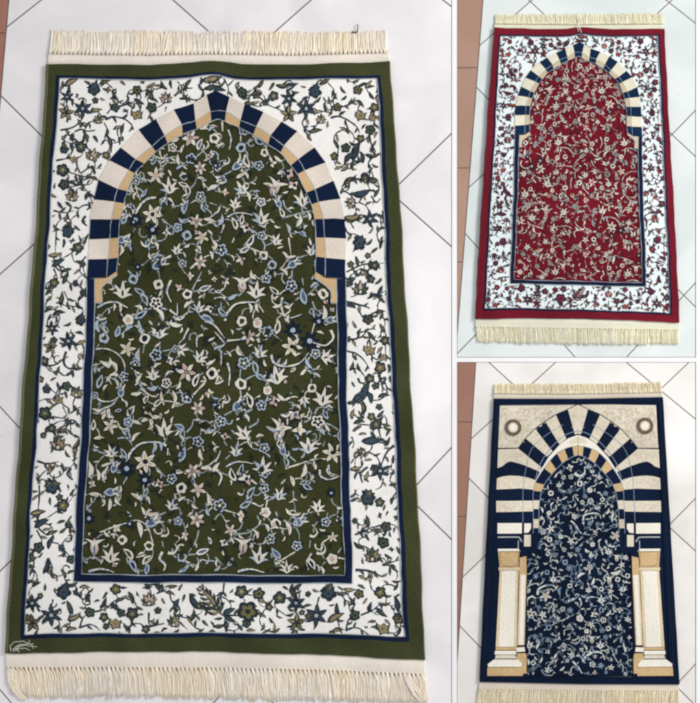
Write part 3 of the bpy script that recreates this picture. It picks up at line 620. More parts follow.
def ends(root, T, top_h, top_f, bot_h, bot_f, hem_mat, fr_mats, gather, step, rad, top_outer, bot_outer, seed, curl=None):
    """hem bands and fringes at both ends; every argument is a polyline in drawing units already in place"""
    rnd = random.Random(seed); loc = tuple(root.location)
    for inner, hem, tip, gm in ((top_outer, top_h, top_f, gather), (bot_outer, bot_h, bot_f, gather*1.08)):
        mb = MB(); f0 = curve(inner); f1 = curve(hem); n = 40
        P0 = [f0(i/n) for i in range(n+1)]; P1 = [f1(i/n) for i in range(n+1)]
        sg = 1 if P1[20][1] > P0[20][1] else -1; P0 = [(x, y-sg*1.6) for x, y in P0]; P1 = [(x, y+rnd.uniform(-.2, .2)) for x, y in P1]
        mb.slab(P0+P1[::-1], 0.0004, 0.0036, hem_mat)
        # woven ribs of the hem
        m = int(math.dist(hem[0], hem[-1])/1.6*(4/gather)*.9)
        for i in range(m):
            t = (i+.5)/m; a = f0(t); b = f1(t)
            mb.tube([(a[0], a[1], .0035), ((a[0]+b[0])/2+rnd.uniform(-.15, .15), (a[1]+b[1])/2, .0038), (b[0], b[1], .0034)], .38*gather/4, .38*gather/4, hem_mat, 4)
        h = mb.build('hem_band', root, loc)
        mb = MB(); fringe(mb, f1, curve(tip), fr_mats, rnd, step, gm, rad)
        # cotton backing that the strands lie on
        f2 = curve(tip); K = 60
        back = [f1(i/K) for i in range(K+1)]+[(f1(i/K)[0]*.12+f2(i/K)[0]*.88, f1(i/K)[1]*.12+f2(i/K)[1]*.88+rnd.uniform(-.5, .5)) for i in range(K, -1, -1)]
        gap_shade = [f1(i/K) for i in range(K+1)]+[(f1(i/K)[0]*.86+f2(i/K)[0]*.14, f1(i/K)[1]*.86+f2(i/K)[1]*.14) for i in range(K, -1, -1)]
        back = [(f1(i/K)[0]*.86+f2(i/K)[0]*.14, f1(i/K)[1]*.86+f2(i/K)[1]*.14) for i in range(K+1)]+back[K+1:]
        mb.slab(back, .0003, .0016, fr_mats[0]); mb.slab(gap_shade, .0003, .0012, yarn('knot_gap_shade', (168, 148, 128), var=.2))  # darker strip: shade of the open slits between knots, put into its colour
        if curl and inner is bot_outer: curl(mb, fr_mats, rnd)
        mb.build('fringe', root, loc)

rf = random.Random(77)
def twigs(items, kinds, smin, smax, every):
    out = []
    for it in items:
        if it[0] in 'vVz' and len(it[1]) > 1:
            P_ = it[1]; L = sum(math.dist(a, b) for a, b in zip(P_, P_[1:])); n = int(L/every+rf.random())
            f = curve(P_)
            for i in range(n):
                t = (i+rf.uniform(.2, .8))/n; a = f(t); b = f(min(1, t+.05)); an = math.degrees(math.atan2(b[0]-a[0], -(b[1]-a[1])))
                sd = rf.choice((-1, 1)); sz = rf.uniform(smin, smax); q = math.radians(an+sd*50)
                out.append((rf.choice(kinds), [(a[0]+math.sin(q)*sz*.55, a[1]-math.cos(q)*sz*.55)], sz, an+sd*50))
    return out
def links(items, kind, width, dmin, dmax, each=2):
    st = [i for i in items if i[0] not in 'vVzZ']; out = []; done = set()
    for n, i in enumerate(st):
        x, y = i[1][0]
        near = sorted((math.dist((x, y), j[1][0]), m) for m, j in enumerate(st) if m != n and abs(j[1][0][0]-x) < dmax and abs(j[1][0][1]-y) < dmax)
        got = 0
        for d, m in near:
            if d > dmax or got >= each: break
            if d < dmin or (m, n) in done or (n, m) in done: continue
            done.add((n, m)); got += 1; a, b = (x, y), st[m][1][0]; q = rf.uniform(.12, .34)*rf.choice((-1, 1)); nx, ny = -(b[1]-a[1]), b[0]-a[0]
            out.append((kind, [a, (a[0]+(b[0]-a[0])*.3+nx*q*.8, a[1]+(b[1]-a[1])*.3+ny*q*.8), (a[0]+(b[0]-a[0])*.7+nx*q, a[1]+(b[1]-a[1])*.7+ny*q), b], width*rf.uniform(.8, 1.2), 0))
    return out
def curls(n, box, kind, width, smin, smax):
    out = []
    for _ in range(n):
        x = rf.uniform(box[0], box[2]); y = rf.uniform(box[1], box[3]); a = rf.uniform(0, 6.28); sg = rf.choice((-1, 1)); sz = rf.uniform(smin, smax); pts = []
        for i in range(6):
            t = i/5; rr = sz*(1-.72*t); an = a+sg*t*4.0; pts.append((x+rr*math.cos(an), y+rr*math.sin(an)))
        out.append((kind, pts, width*rf.uniform(.8, 1.3), 0))
    return out
TWIGS_F = []; TWIGS_B = []; FILL = []
# arch joints of the striped arch (outer, line, inner), right and left from the crown
JR = [((229.3, 98), (226, 112.5), (225, 122.5)), ((244.9, 104.2), (240.3, 120.7), (238.7, 128)), ((263.5, 112.4), (255.8, 127), (253, 135.2)), ((281, 121.8), (270.3, 135.8), (268.3, 144.5)),
      ((297.2, 132), (284.2, 145.6), (281, 152.8)), ((314.6, 148.3), (298.7, 160), (290.8, 165.9)), ((325.6, 163.2), (305, 171.4), (298, 175.2)), ((334.2, 181.4), (315.6, 189.7), (306.9, 193.2)),
      ((340.4, 200), (318, 202.5), (310.8, 205.2)), ((344.2, 219.7), (323.5, 219.7), (314.6, 219.7)), ((345.6, 239.4), (324.3, 238.5), (315.6, 238.3)), ((345.8, 260), (325.5, 258.8), (316, 257.4)), ((346, 279), (326, 277.5), (316, 272.5))]
JL = [((206.6, 96), (210.7, 113), (211.7, 123)), ((193.7, 104.2), (195.8, 121.3), (197.2, 130)), ((173.6, 110.4), (182.5, 125.5), (183, 134.6)), ((155.6, 119.7), (165, 135.8), (168, 144)),
      ((139, 130), (152.5, 147), (156, 152.4)), ((121.4, 147.6), (136.5, 159.4), (144.8, 164.2)), ((110, 161), (129.7, 170.4), (136, 173.5)), ((100, 180.6), (119, 189), (128.3, 191.7)),
      ((94.6, 200), (114.8, 202), (124.2, 203.7)), ((90.6, 219.7), (111.7, 219.7), (120.6, 219.7)), ((89.8, 240), (110.3, 238.9), (119, 238.3)), ((88.8, 260), (108.6, 259.2), (118.6, 258)), ((88.6, 279), (108.2, 277.7), (118, 272))]
OUT_TOP = [(48, 64.8), (100, 65.6), (150, 65.4), (175, 64.6), (192, 63.4), (203, 62.3), (212, 62), (221, 62.4), (230, 63.5), (243, 64.8), (290, 65.4), (340, 64.4), (390, 62)]
OUT_R = [(390, 62), (393.5, 120), (398.5, 182), (402, 240), (405.5, 300), (411.5, 400), (417, 490), (421.5, 580), (424.5, 659)]
OUT_BOT = [(6, 652), (60, 652), (130, 650.5), (220, 651), (330, 654.2), (424.5, 659)]
OUT_L = [(48, 64.8), (42.8, 137), (35.5, 245), (29.5, 320), (23, 400), (14, 530), (6, 652)]
def bulge(y): return [(57 if y < 78 else 60.8, y-1.2), (110, y), (160, y), (178, y-.5), (192, y-2), (203, y-3.9), (212, y-4.6), (220, y-3.8), (228, y-2), (236, y-.6), (250, y), (320, y-.3)]
NAV_O = bulge(77.5)+[(380.8, 75.8), (386.3, 170), (391.3, 290), (398, 400), (402, 490), (407, 600), (409, 640.5),
         (330, 637.5), (220, 636.4), (100, 636.4), (21, 637.6), (27.4, 520), (35.2, 410), (42, 290), (49.2, 180)]
NAV_I = bulge(80.4)+[(377.4, 79), (382.2, 170), (387, 290), (393.4, 400), (397.4, 490), (402.2, 600), (404.6, 635.6),
         (330, 633), (220, 632), (100, 632.4), (25.6, 633.4), (31.2, 520), (39.2, 410), (45.8, 290), (53, 180)]
FR_O = [(88.6, 279), (84, 400), (76.8, 520), (74.4, 581), (220, 581.8), (352.4, 582.6), (350.4, 510), (346.8, 400), (345.8, 279)]       # navy frame round the field, outer then inner
FR_I = [(95.4, 279), (91.2, 400), (83.6, 520), (80.9, 574.6), (220, 575.4), (345.8, 576), (343.4, 510), (340, 400), (337.2, 279)]
def arch_rug(label, T, pal, k, parts_prefix, seed, ctr, fgrow=1.10):
    """the two rugs woven to the same drawing: flowered border, striped arch, flowered field"""
    R_ = Rug(pal, T, k); root = rug_root(label, *ctr); loc = tuple(root.location)
    ZF, ZB, ZT = .0040, .0054, .0072
    # field
    mb = MB()
    mb.slab(R_.P([(86, 100), (350, 100), (350, 400), (352, 580), (75, 580), (84, 400)]), .0008, ZF, R_.mat('ground'))
    R_.put(mb, FILL, ZF+.00006, None, 1.0, 1.0); R_.put(mb, SMALL_F+TWIGS_F+FIELD, ZF+.00012, None, fgrow, 1.15); mb.build('flowered_field', root, loc)
    # border: four simple sheets round the arch and the field
    mb = MB(); wm_ = R_.mat('white')
    inner_l = [j[1] for j in JL]; inner_r = [j[1] for j in JR]
    L_poly = [(215, 70)]+[(52, 70), (14, 645), (90, 645), (77.5, 579), (80.5, 520), (88, 400), (93, 279.5)]+inner_l[::-1]+[(215.5, 113)]
    R_poly = [(215, 70)]+[(385, 70), (412, 645), (350, 645), (349.2, 579), (347, 510), (343.5, 400), (341, 279.5)]+inner_r[::-1]+[(215.5, 113)]
    mb.slab(R_.P(L_poly), .0046, ZB, wm_); mb.slab(R_.P(R_poly), .0046, ZB, wm_)
    mb.slab(R_.P([(90, 645), (77.5, 579), (349.2, 579), (350, 645)]), .0046, ZB, wm_)
    lb = ((93, 279), (77.5, 579)); rb = ((341, 279), (349.4, 579)); bb = ((77, 579), (350, 579.6))
    lim_l = lambda y: (100 if y < 150 else 82) if y < 279 else 92-(y-279)*.052-6
    lim_r = lambda y: (338 if y < 150 else 352) if y < 279 else 347+(y-279)*.025+5
    def clipf(p):
        cx = sum(q[0] for q in p)/len(p); cy = sum(q[1] for q in p)/len(p)
        if cy > 279:
            xl = lb[0][0]+(cy-279)/300*(lb[1][0]-lb[0][0]); xr = rb[0][0]+(cy-279)/300*(rb[1][0]-rb[0][0])
            if cy > 579: return clip(p, bb, 1)
            if cx < xl: return clip(p, lb, 1)
            if cx > xr: return clip(p, rb, -1)
            return None
        return p
    R_.put(mb, SMALL_B+TWIGS_B+BORDER, ZB+.00012, clipf, 1.05, 1.4); mb.build('flowered_border', root, loc)
    # striped arch, its thin lines, the tan shoulders and the navy frame
    mb = MB(); z = ZT
    def band(a, b, c1, c2):
        mb.slab(R_.P([a[0], b[0], b[1], a[1]], .12), .0045, z, R_.mat(c1)); mb.slab(R_.P([a[1], b[1], b[2], a[2]], .12), .0045, z-2e-5, R_.mat(c2))
    for J in (JR, JL):
        for i in range(len(J)-1): band(J[i], J[i+1], 'arch_cream' if i % 2 == 0 else 'arch_navy', 'arch_tan' if i % 2 == 0 else 'arch_navy')
    mb.slab(R_.P([JL[0][0], (215.9, 91.9), JR[0][0], JR[0][1], JL[0][1]]), .0045, z, R_.mat('arch_navy'))
    mb.slab(R_.P([JL[0][1], JR[0][1], JR[0][2], (218.5, 120.4), JL[0][2]]), .0045, z-2e-5, R_.mat('arch_navy'))
    def line(pts, wd, zz, c='thread'):
        for q in stroke(pts, wd, wd, 3): mb.poly(R_.P(q), zz, R_.mat(c))
    for li in (1, 2): line([j[li] for j in JL[::-1]]+([(218.5, 120.4)] if li == 2 else [])+[j[li] for j in JR], .65, z+8e-5+li*1e-5)
    for sx in (0, 1):
        if sx == 0: sh = [(95.4, 279), (108, 278.6), (118, 272), (118.6, 275.5), (103.2, 288), (102.8, 303), (94.8, 303)]
        else: sh = [(337.2, 279.2), (326, 278.6), (316, 272.5), (315.5, 279), (330.8, 291), (331, 303), (337.6, 303)]
        mb.slab(R_.P(sh), .0042, z-4e-5, R_.mat('arch_tan')); line([sh[3], sh[4], sh[5], sh[6]], .9, z+6e-5)
    mb.build('striped_arch', root, loc)
    mb = MB(); n = len(FR_O)
    for i in range(n-1): mb.slab(R_.P([FR_O[i], FR_O[i+1], FR_I[i+1], FR_I[i]]), .0045, z+3e-5, R_.mat('navy_band'))
    for q in stroke([(p[0]+(1 if i < 4 else -1 if i > 4 else 0), p[1]-(1 if 2 < i < 6 else 0)) for i, p in enumerate(FR_I)], .9, .9, 1): mb.poly(R_.P(q), z+1.4e-4, R_.mat('thread'))
    for q in stroke([(p[0]-(.4 if i < 4 else -.4 if i > 4 else 0), p[1]+(.5 if 2 < i < 6 else 0)) for i, p in enumerate(FR_O)], .6, .6, 1): mb.poly(R_.P(q), z+1.5e-4, R_.mat('thread'))
    mb.build('navy_frame', root, loc)
    # plain rim with its navy line
    mb = MB()
    outer = OUT_TOP[:-1]+OUT_R[:-1]+OUT_BOT[::-1][:-1]+OUT_L[::-1][:-1]
    fi = curve(NAV_I+[NAV_I[0]]); fo = curve(NAV_O+[NAV_O[0]])
    sides = [(OUT_TOP, NAV_I[0:13]), (OUT_R, NAV_I[12:19]), (OUT_BOT[::-1], NAV_I[18:23]), (OUT_L[::-1], NAV_I[22:]+[NAV_I[0]])]
    for a, b in sides: mb.slab(R_.P(a+b[::-1]), .0008, ZT+1e-4, R_.mat('rim'))
    n = len(NAV_O)
    for i in range(n): j = (i+1) % n; mb.poly(R_.P([NAV_O[i], NAV_O[j], NAV_I[j], NAV_I[i]]), ZT+2.2e-4+(i % 2)*2e-6, R_.mat('navy_band'))
    q = [NAV_I[i] for i in range(n)]+[NAV_I[0]]
    for qq in stroke(q, .6, .6, 1): mb.poly(R_.P(qq), ZT+2.6e-4, R_.mat('thread'))
    mb.build('plain_rim', root, loc)
    # overcast side edges
    for side_ in (OUT_L, OUT_R):
        mb = MB(); f = curve(side_); pts = [f(i/60) for i in range(61)]
        pts = R_.P(pts, -1e-9)
        bw = (1.5 if (side_ is OUT_L) == (k == 1.0) else .9)*k; mb.tube([(p[0]+(bw*.6 if p[0] < ctr[0] else -bw*.6), p[1], .0062 if k == 1 else .0068) for p in pts], bw, bw, R_.mat('edge'), 10); mb.build('side_binding', root, loc)
    return root, R_
GP = dict(ground=('green_field_pile', (56, 58, 32)), navy=('green_rug_navy_pile', (24, 32, 46)), cream=('cream_pile', (212, 206, 192)), sky=('pale_blue_pile', (162, 174, 184)),  # navy: yarn of the outlines and fills of the woven figures
          steel=('blue_pile', (76, 94, 122)), tan=('tan_pile', (178, 156, 112)), blush=('blush_pile', (186, 160, 148)), stem=('green_rug_stem', (150, 160, 160)),
          ink=('ink_pile', (40, 48, 54)), teal=('teal_pile', (58, 72, 84)), dusk=('dusk_pile', (36, 42, 32)), olive=('olive_pile', (106, 102, 66)), moss=('moss_pile', (76, 86, 72)), khaki=('khaki_pile', (148, 132, 100)),
          vine=('green_rug_vine', (58, 66, 74)), white=('white_border_pile', (238, 234, 229)), rim=('green_rim_pile', (61, 65, 39)), edge=('olive_binding', (98, 99, 70)),
          arch_cream=('arch_cream_pile', (220, 207, 194)), arch_tan=('arch_tan_pile', (200, 168, 126)), arch_navy=('arch_navy_pile', (13, 28, 54)), navy_band=('navy_band_pile', (17, 29, 56)), thread=('thin_line_pile', (160, 170, 178)))
RP = dict(ground=('red_field_pile', (106, 19, 32)), navy=('red_rug_dark', (58, 30, 40)), cream=('red_rug_cream', (206, 200, 186)), sky=('red_rug_grey', (158, 160, 158)),
          steel=('red_rug_slate', (112, 106, 120)), tan=('red_rug_tan', (180, 150, 112)), blush=('red_rug_pink', (196, 120, 120)), stem=('red_rug_stem', (150, 124, 118)),
          ink=('red_rug_ink', (40, 38, 52)), teal=('red_rug_plum', (104, 40, 56)), dusk=('red_rug_dusk', (76, 26, 36)), olive=('red_rug_crimson', (136, 42, 56)), moss=('red_rug_pine', (96, 52, 58)), khaki=('red_rug_rust', (150, 72, 62)),
          vine=('red_rug_vine', (66, 70, 80)), white=('red_rug_white', (224, 232, 232)), rim=('red_rim_pile', (110, 23, 38)), edge=('red_binding', (104, 34, 44)),
          arch_cream=('red_arch_cream', (220, 214, 192)), arch_tan=('red_arch_tan', (196, 178, 148)), arch_navy=('red_arch_navy', (14, 38, 66)), navy_band=('red_navy_band', (20, 28, 50)), thread=('red_thin_line', (150, 168, 186)))
LF = links(FIELD, 'v', 1.2, 7, 19, 1); LB = links(BORDER, 'V', 1.25, 7.5, 19, 1)
in_border = lambda x, y: (y < 150 and 60 < x < 380 and (x < 106+(150-y)*1.0 or x > 330-(150-y)*1.0 or y < 92)) or (150 <= y < 205 and (52 < x < 104-(y-150)*.4 or 330+(y-150)*.4 < x < 384)) or (y > 586 and y < 634 and 26 < x < 402) or (150 <= y <= 586 and ((56-(y-80)*.062 < x < 84-(y-200)*.02) or (350+(y-280)*.02 < x < 380+(y-80)*.045)))
TWIGS_F = twigs([i for i in FIELD+LF if i[0] != 'z'], 'www', 4.0, 6.4, 24); TWIGS_B = twigs(BORDER+LB, 'lllm', 5.0, 8.5, 13)
def gaps(src, n, kinds, smin, smax, dmin, box):
    cs = [p for i in src for p in i[1]]; out = []
    for _ in range(n):
        x = rf.uniform(box[0], box[2]); y = rf.uniform(box[1], box[3])
        if all((x-a)**2+(y-b)**2 > dmin*dmin for a, b in cs): cs.append((x, y)); out.append((rf.choice(kinds), [(x, y)], rf.uniform(smin, smax), rf.uniform(0, 360)))
    return out
SMALL_F = LF+gaps(FIELD+LF, 1500, 'wwwkwcwo', 4.5, 7.5, 7.6, (82, 115, 350, 574))+curls(34, (84, 120, 346, 570), 'v', 1.2, 3.5, 7.5)
SMALL_B = LB+[i for i in gaps(BORDER+LB, 6000, 'lllRmlY', 5.5, 9.5, 6.6, (28, 82, 402, 634))+curls(46, (28, 82, 402, 634), 'V', 1.1, 3, 6) if in_border(*i[1][0])]
for _ in range(420): FILL.append((rf.choice('DDE'), [(rf.uniform(80, 350), rf.uniform(112, 572))], rf.uniform(6, 13), rf.uniform(0, 360)))
g_root, _ = arch_rug('large olive green prayer rug with white flowered border and striped arch, lying at left', ident, GP, 1.0, 'green', 1, (215, 358))
r_root, _ = arch_rug('small crimson red prayer rug with white flowered border and striped arch, above the navy rug', g2r, RP, .5, 'red', 2, (577, 176), 1.02)
hemc = yarn('cream_hem_cotton', (240, 231, 219), var=.12, scale=900)
fm = [yarn('fringe_cream', (250, 242, 230), var=.08, tint=(250, 238, 220)), yarn('fringe_pale', (250, 240, 226), var=.08, tint=(248, 235, 214)), yarn('fringe_straw', (246, 236, 218), var=.1, tint=(238, 222, 194))]
def curl_g(mb, mats, rnd):
    for i in range(9):                                 # the bunch swept in at the lower left corner
        o = rnd.uniform(-2, 2)
        mb.tube([(8+i*.5, 668, .004), (9+i*.7, 680+o, .005), (14+i*.8, 691, .005), (22+i*.7, 699+o*.4, .004)], .8, .5, rnd.choice(mats), 5)
    for i in range(8):                                 # the twisted tassel at the lower right
        mb.tube([(404+i*.4, 674, .006), (408+i*.9, 684, .007), (414+i*1.2, 694+rnd.uniform(-2, 2), .006), (421+i*.5, 702, .004)], .9, .5, rnd.choice(mats), 5)
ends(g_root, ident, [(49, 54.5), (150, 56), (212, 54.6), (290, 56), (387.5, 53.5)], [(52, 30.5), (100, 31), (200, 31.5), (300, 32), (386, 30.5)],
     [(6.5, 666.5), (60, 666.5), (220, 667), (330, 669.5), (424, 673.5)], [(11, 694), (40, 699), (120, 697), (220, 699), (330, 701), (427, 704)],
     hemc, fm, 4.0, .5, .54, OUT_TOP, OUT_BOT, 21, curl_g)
hemr = yarn('red_rug_hem_cotton', (230, 228, 208), var=.1, scale=900)
fr = [yarn('red_fringe_cream', (248, 245, 228), var=.08, tint=(244, 238, 212)), yarn('red_fringe_pale', (242, 238, 212), var=.1), yarn('red_fringe_straw', (234, 228, 194), var=.12)]
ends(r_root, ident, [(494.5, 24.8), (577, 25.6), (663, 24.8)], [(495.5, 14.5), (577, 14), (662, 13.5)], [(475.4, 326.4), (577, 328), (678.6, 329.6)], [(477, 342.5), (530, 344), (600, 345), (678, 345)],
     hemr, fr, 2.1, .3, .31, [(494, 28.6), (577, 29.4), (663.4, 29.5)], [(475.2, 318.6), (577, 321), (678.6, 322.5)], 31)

# ---------------------------------------------------------------- the navy rug with columns
BP = dict(GP)
BP.update(ground=('midnight_field_pile', (10, 23, 44)), navy=('midnight_dark', (8, 16, 38)), cream=('navy_rug_cream', (200, 202, 196)), sky=('navy_rug_sky', (122, 142, 162)), steel=('navy_rug_blue', (62, 84, 112)),
          tan=('navy_rug_tan', (172, 156, 118)), blush=('navy_rug_beige', (180, 166, 146)), stem=('navy_rug_stem', (88, 104, 118)), rim=('navy_rug_rim', (10, 23, 46)), edge=('navy_binding', (26, 36, 46)),
          beige=('navy_rug_beige_panel', (214, 204, 184)), bone=('navy_rug_bone', (232, 226, 212)), sand=('navy_rug_sand', (198, 168, 124)), line=('navy_rug_line', (60, 60, 72)), faint=('navy_rug_faint_figure', (206, 190, 166)), grain=('navy_rug_lace', (200, 188, 168)),
          faint2=('navy_rug_rose_figure', (202, 176, 158)), brown=('navy_rug_brown', (128, 98, 70)), ringc=('navy_rug_wreath', (96, 88, 82)), thread=('navy_rug_thread', (124, 140, 164)), grey=('navy_rug_grey', (176, 178, 182)), deep=('navy_rug_stripe', (12, 26, 50)), shaft=('navy_rug_shaft_edge', (214, 196, 164)))
B_ = Rug(BP, ident, .5); b_root = rug_root('small navy blue prayer rug with beige striped arch on two columns, below the red rug', 578, 540); loc = tuple(b_root.location)
def wob(pts):
    return [(x+.14*math.sin(y/9), y+.12*math.sin(x/11)) for x, y in pts]
mir = lambda p: (2*(577.2+(p[1]-400)*.0088)-p[0], p[1])
ZF = .0040
mb = MB()                                               # flowered field
fo_l = [(577.3, 455), (570, 457.5), (564.3, 460.7), (554.5, 470.5), (544.6, 482.8), (539.7, 496), (538, 506), (537.7, 533)]
mb.slab([(530, 452), (626, 452), (640, 560), (645, 676), (512, 676), (518, 560)], .0008, ZF, B_.mat('ground'))
items = parse('''t 470 350 46;q 365 205 44;c 365 130 70 20;k 300 110 60;r 310 165 36;r 265 168 34;w 215 155 30 40;t 240 215 44;q 190 262 42;r 305 252 38;w 273 295 34 60;r 270 352 36;q 175 383 36;s 185 480 52;r 140 495 44;q 97 530 34;t 245 528 46;q 177 545 40;r 218 562 34;
s 305 555 44;r 395 282 34;q 378 318 32;r 428 310 46;q 425 243 40;t 485 165 42;r 520 262 36;q 500 300 34;t 415 100 50;t 440 130 40;z 9 385,450 388,400 430,385 480,388 493,420;z 8 310,430 340,460 370,505 420,515;w 345 405 44 70;t 330 405 50 60;r 425 445 36;r 472 450 32;
s 580 520 66;z 9 515,545 530,580 580,582 630,550;t 535 615 52;r 602 645 34;q 435 575 36;r 345 605 40;r 262 605 32;k 160 610 42;r 205 640 38;t 430 640 44;w 560 390 50 10;w 550 420 40 -30;w 530 370 44 30;k 455 505 40;q 640 650 34;r 120 470 30;w 130 360 38 -20;w 195 330 34 40;
w 225 440 34 100;w 380 360 30 60;k 130 410 34;k 300 640 38;k 500 450 30;w 480 555 34 40;w 400 610 34 -30''', 520, 450, 700/115)
items += parse('''t 475 10 46;h 520 35 50;s 565 35 30;s 548 75 34;q 240 65 38;t 180 158 50;q 268 193 32;z 9 95,240 100,210 140,190 180,190 197,215;s 138 245 64;z 9 35,300 38,265 60,250 85,258;t 45 218 40 -60;* 55 340 66;s 125 348 44;t 205 370 38;r 232 318 34;r 272 325 38;
z 9 260,275 300,260 320,240;z 7 320,260 332,290 322,310;g 258 278 36 70;t 370 218 42;q 438 210 32;s 488 218 34;t 555 205 56;w 515 110 60 70;h 480 155 58;q 525 155 34;q 578 135 34;w 330 140 50 60;w 390 170 44 20;z 9 360,280 370,255 420,255;t 440 268 56;q 442 322 36;k 400 350 48;
w 480 335 44 40;r 450 375 40;q 325 370 46;s 385 403 40;v 5 130,430 200,390 220,380;v 5 340,380 380,400;t 582 372 42;q 155 415 40;k 265 410 36;r 80 465 34;r 147 482 34;q 357 438 32;q 337 480 30;h 385 478 56;r 460 468 34;t 45 510 60;t 432 512 58;q 475 420 34;r 440 430 34;
t 535 418 46 20;z 10 345,610 350,575 400,548 440,555 455,590;z 9 340,600 330,580 300,570;t 275 570 50 -60;z 8 280,600 310,630 330,665;r 388 615 38;r 433 622 36;s 488 632 34;t 152 645 52;q 68 605 34;r 70 635 30;k 143 545 38;r 232 515 32;w 190 570 40 30;z 7 500,560 515,590 530,610;
w 515 545 40 10;w 560 530 44 -20;w 95 515 40 30;w 105 540 34 120;k 265 20 32;q 145 120 34;w 60 170 30 20;r 375 95 40;r 430 125 24;r 265 95 40;q 380 35 30;q 145 20 30;r 85 140 34;w 220 220 46 10;w 25 455 34 50;k 540 320 44;w 590 290 34 40;w 110 590 36 20;w 35 600 40 -20;
w 225 640 36 50;k 330 540 36;w 350 525 36 -30;w 305 505 34 60;k 400 660 36;k 590 470 30;w 545 480 44 10''', 520, 550, 700/129.4)
rb_ = random.Random(9); cs = [(i[1][0][0], i[1][0][1]) for i in items]
for _ in range(2600):                                   # the small leaves and buds between
    x = rb_.uniform(524, 634); y = rb_.uniform(457, 674)
    if all((x-a)**2+(y-b)**2 > 4.5**2 for a, b in cs):
        cs.append((x, y)); items.append((rb_.choice('wwwowrkwwc'), [(x, y)], rb_.uniform(2.8, 4.8), rb_.uniform(0, 360)))
B_.grain = .10; items = links(items, 'v', .55, 5, 13, 1)+[i for i in items if i[0] != 'z']+[('z', p, w_*1.45, 0) for k_, p, w_, a_ in items if k_ == 'z']
for _ in range(70):
    x = rb_.uniform(526, 632); y = rb_.uniform(462, 670); a = rb_.uniform(0, 6.3)
    items.append(('v', [(x, y), (x+5*math.cos(a), y+5*math.sin(a)), (x+10*math.cos(a+.7), y+9*math.sin(a+.7))], .6, 0))
fl = [(577.3, 454)]+fo_l[1:]+[(537, 552), (523, 560), (520, 676)]
def inside_b(x, y):
    xl = None
    for a, b in zip(fl, fl[1:]):
        if a[1] <= y <= b[1]: xl = a[0]+(b[0]-a[0])*(y-a[1])/(b[1]-a[1]+1e-9)
    if xl is None: return False
    return xl-1 < x < mir((xl, y))[0]+1
B_.put(mb, [i for i in items if inside_b(*i[1][len(i[1])//2])], ZF+.00012); mb.build('flowered_field', b_root, loc)
# arch wall: left half drawn, right half mirrored
wall = MB(); zc = [0]
ZW = .0056
def two(pts, c, z=None, mbx=None):
    mbx = mbx or wall; zc[0] += 1; zz = ZW+zc[0]*1.8e-6 if z is None else z
    d = []
    n = len(pts)
    for i in range(n):
        a = pts[i]; b = pts[(i+1) % n]; L = math.dist(a, b); m = max(1, int(L/8))
        for j in range(m): d.append((a[0]+(b[0]-a[0])*j/m, a[1]+(b[1]-a[1])*j/m))
    mbx.poly(wob(d), zz, B_.mat(c)); mbx.poly(wob([mir(p) for p in d]), zz+.8e-6, B_.mat(c))
def tl(pts, wd, c, z=None):
    zc[0] += 1; zz = ZW+zc[0]*1.8e-6 if z is None else z
    for q in stroke(pts, wd, wd, 3): wall.poly(wob(q), zz, B_.mat(c)); wall.poly(wob([mir(p) for p in q]), zz+.8e-6, B_.mat(c))
# dark sheet of the wall: simple polygon left half + right half with the field opening left free
left_wall = [(577.3, 402), (497, 402), (484, 677), (527, 677), (527, 552), (537.7, 552), (537.7, 533)]+fo_l[::-1][1:-1]+[(577.3, 455)]
for P_ in (left_wall, [mir(p) for p in left_wall]): wall.slab(wob(P_), .0045, ZW-1e-4*1.0+1e-4, B_.mat('deep'))
wall_z = ZW
two([(499.3, 405), (577.4, 404), (577.4, 404.2), (567.3, 409), (555.4, 414.3), (544.9, 421), (535, 428.6), (525.6, 438), (518, 447.8), (497.4, 448)], 'beige')
for _ in range(420):                                    # pale figured ground of the spandrels
    x = rb_.uniform(501, 560); y = rb_.uniform(407, 445)
    if (x-518)*.9+(y-447)*1.0 < 0 + (0 if x < 518 else -1)*0 and y < 447-(x-516)*.80 and y > 406:
        a = rb_.uniform(0, 6.3); tl([(x, y), (x+1.6*math.cos(a), y+1.6*math.sin(a)), (x+2.2*math.cos(a+1), y+2.2*math.sin(a+1))], .55, rb_.choice(['faint', 'bone', 'faint', 'grain']))
tl([(497.4, 448), (518, 447.8)], .9, 'line')
tl([(518, 447.8), (525.6, 438), (535, 428.6), (544.9, 421), (555.4, 414.3), (567.3, 409), (577.4, 403.6)], .8, 'line')
# voussoirs of the great arch: pale stones (the dark ones are the sheet itself)
OA = [(577.4, 404.4), (567.3, 409.4), (555.4, 414.8), (544.9, 421.5), (535, 429), (525.6, 438.4), (518, 448.4)]
IA = [(577.4, 433.2), (574.5, 434), (566, 438.5), (559, 444), (552, 451), (546.6, 456.4), (540.6, 467)]
two([OA[0], OA[1], IA[1], IA[0]], 'beige'); two([OA[2], OA[3], IA[3], IA[2]], 'beige'); two([OA[4], OA[5], IA[5], IA[4]], 'beige')
two([OA[6], IA[6], (539.5, 471.6), (532, 468.4), (525.2, 465.4), (518, 463), (513, 461.6), (509.4, 461), (506, 462.4), (501.6, 466), (496.6, 467.8), (497.2, 449)], 'beige')
two([(496.4, 477.8), (503, 475.8), (510, 475.2), (518, 475.6), (527, 477.2), (536.6, 480.4), (534, 489.6), (520, 488), (496, 489)], 'beige')
two([(496, 500.4), (533, 500.4), (533, 511), (496, 511.6)], 'beige'); two([(497, 522.6), (521.4, 522.6), (521.4, 533), (497, 533)], 'bone')
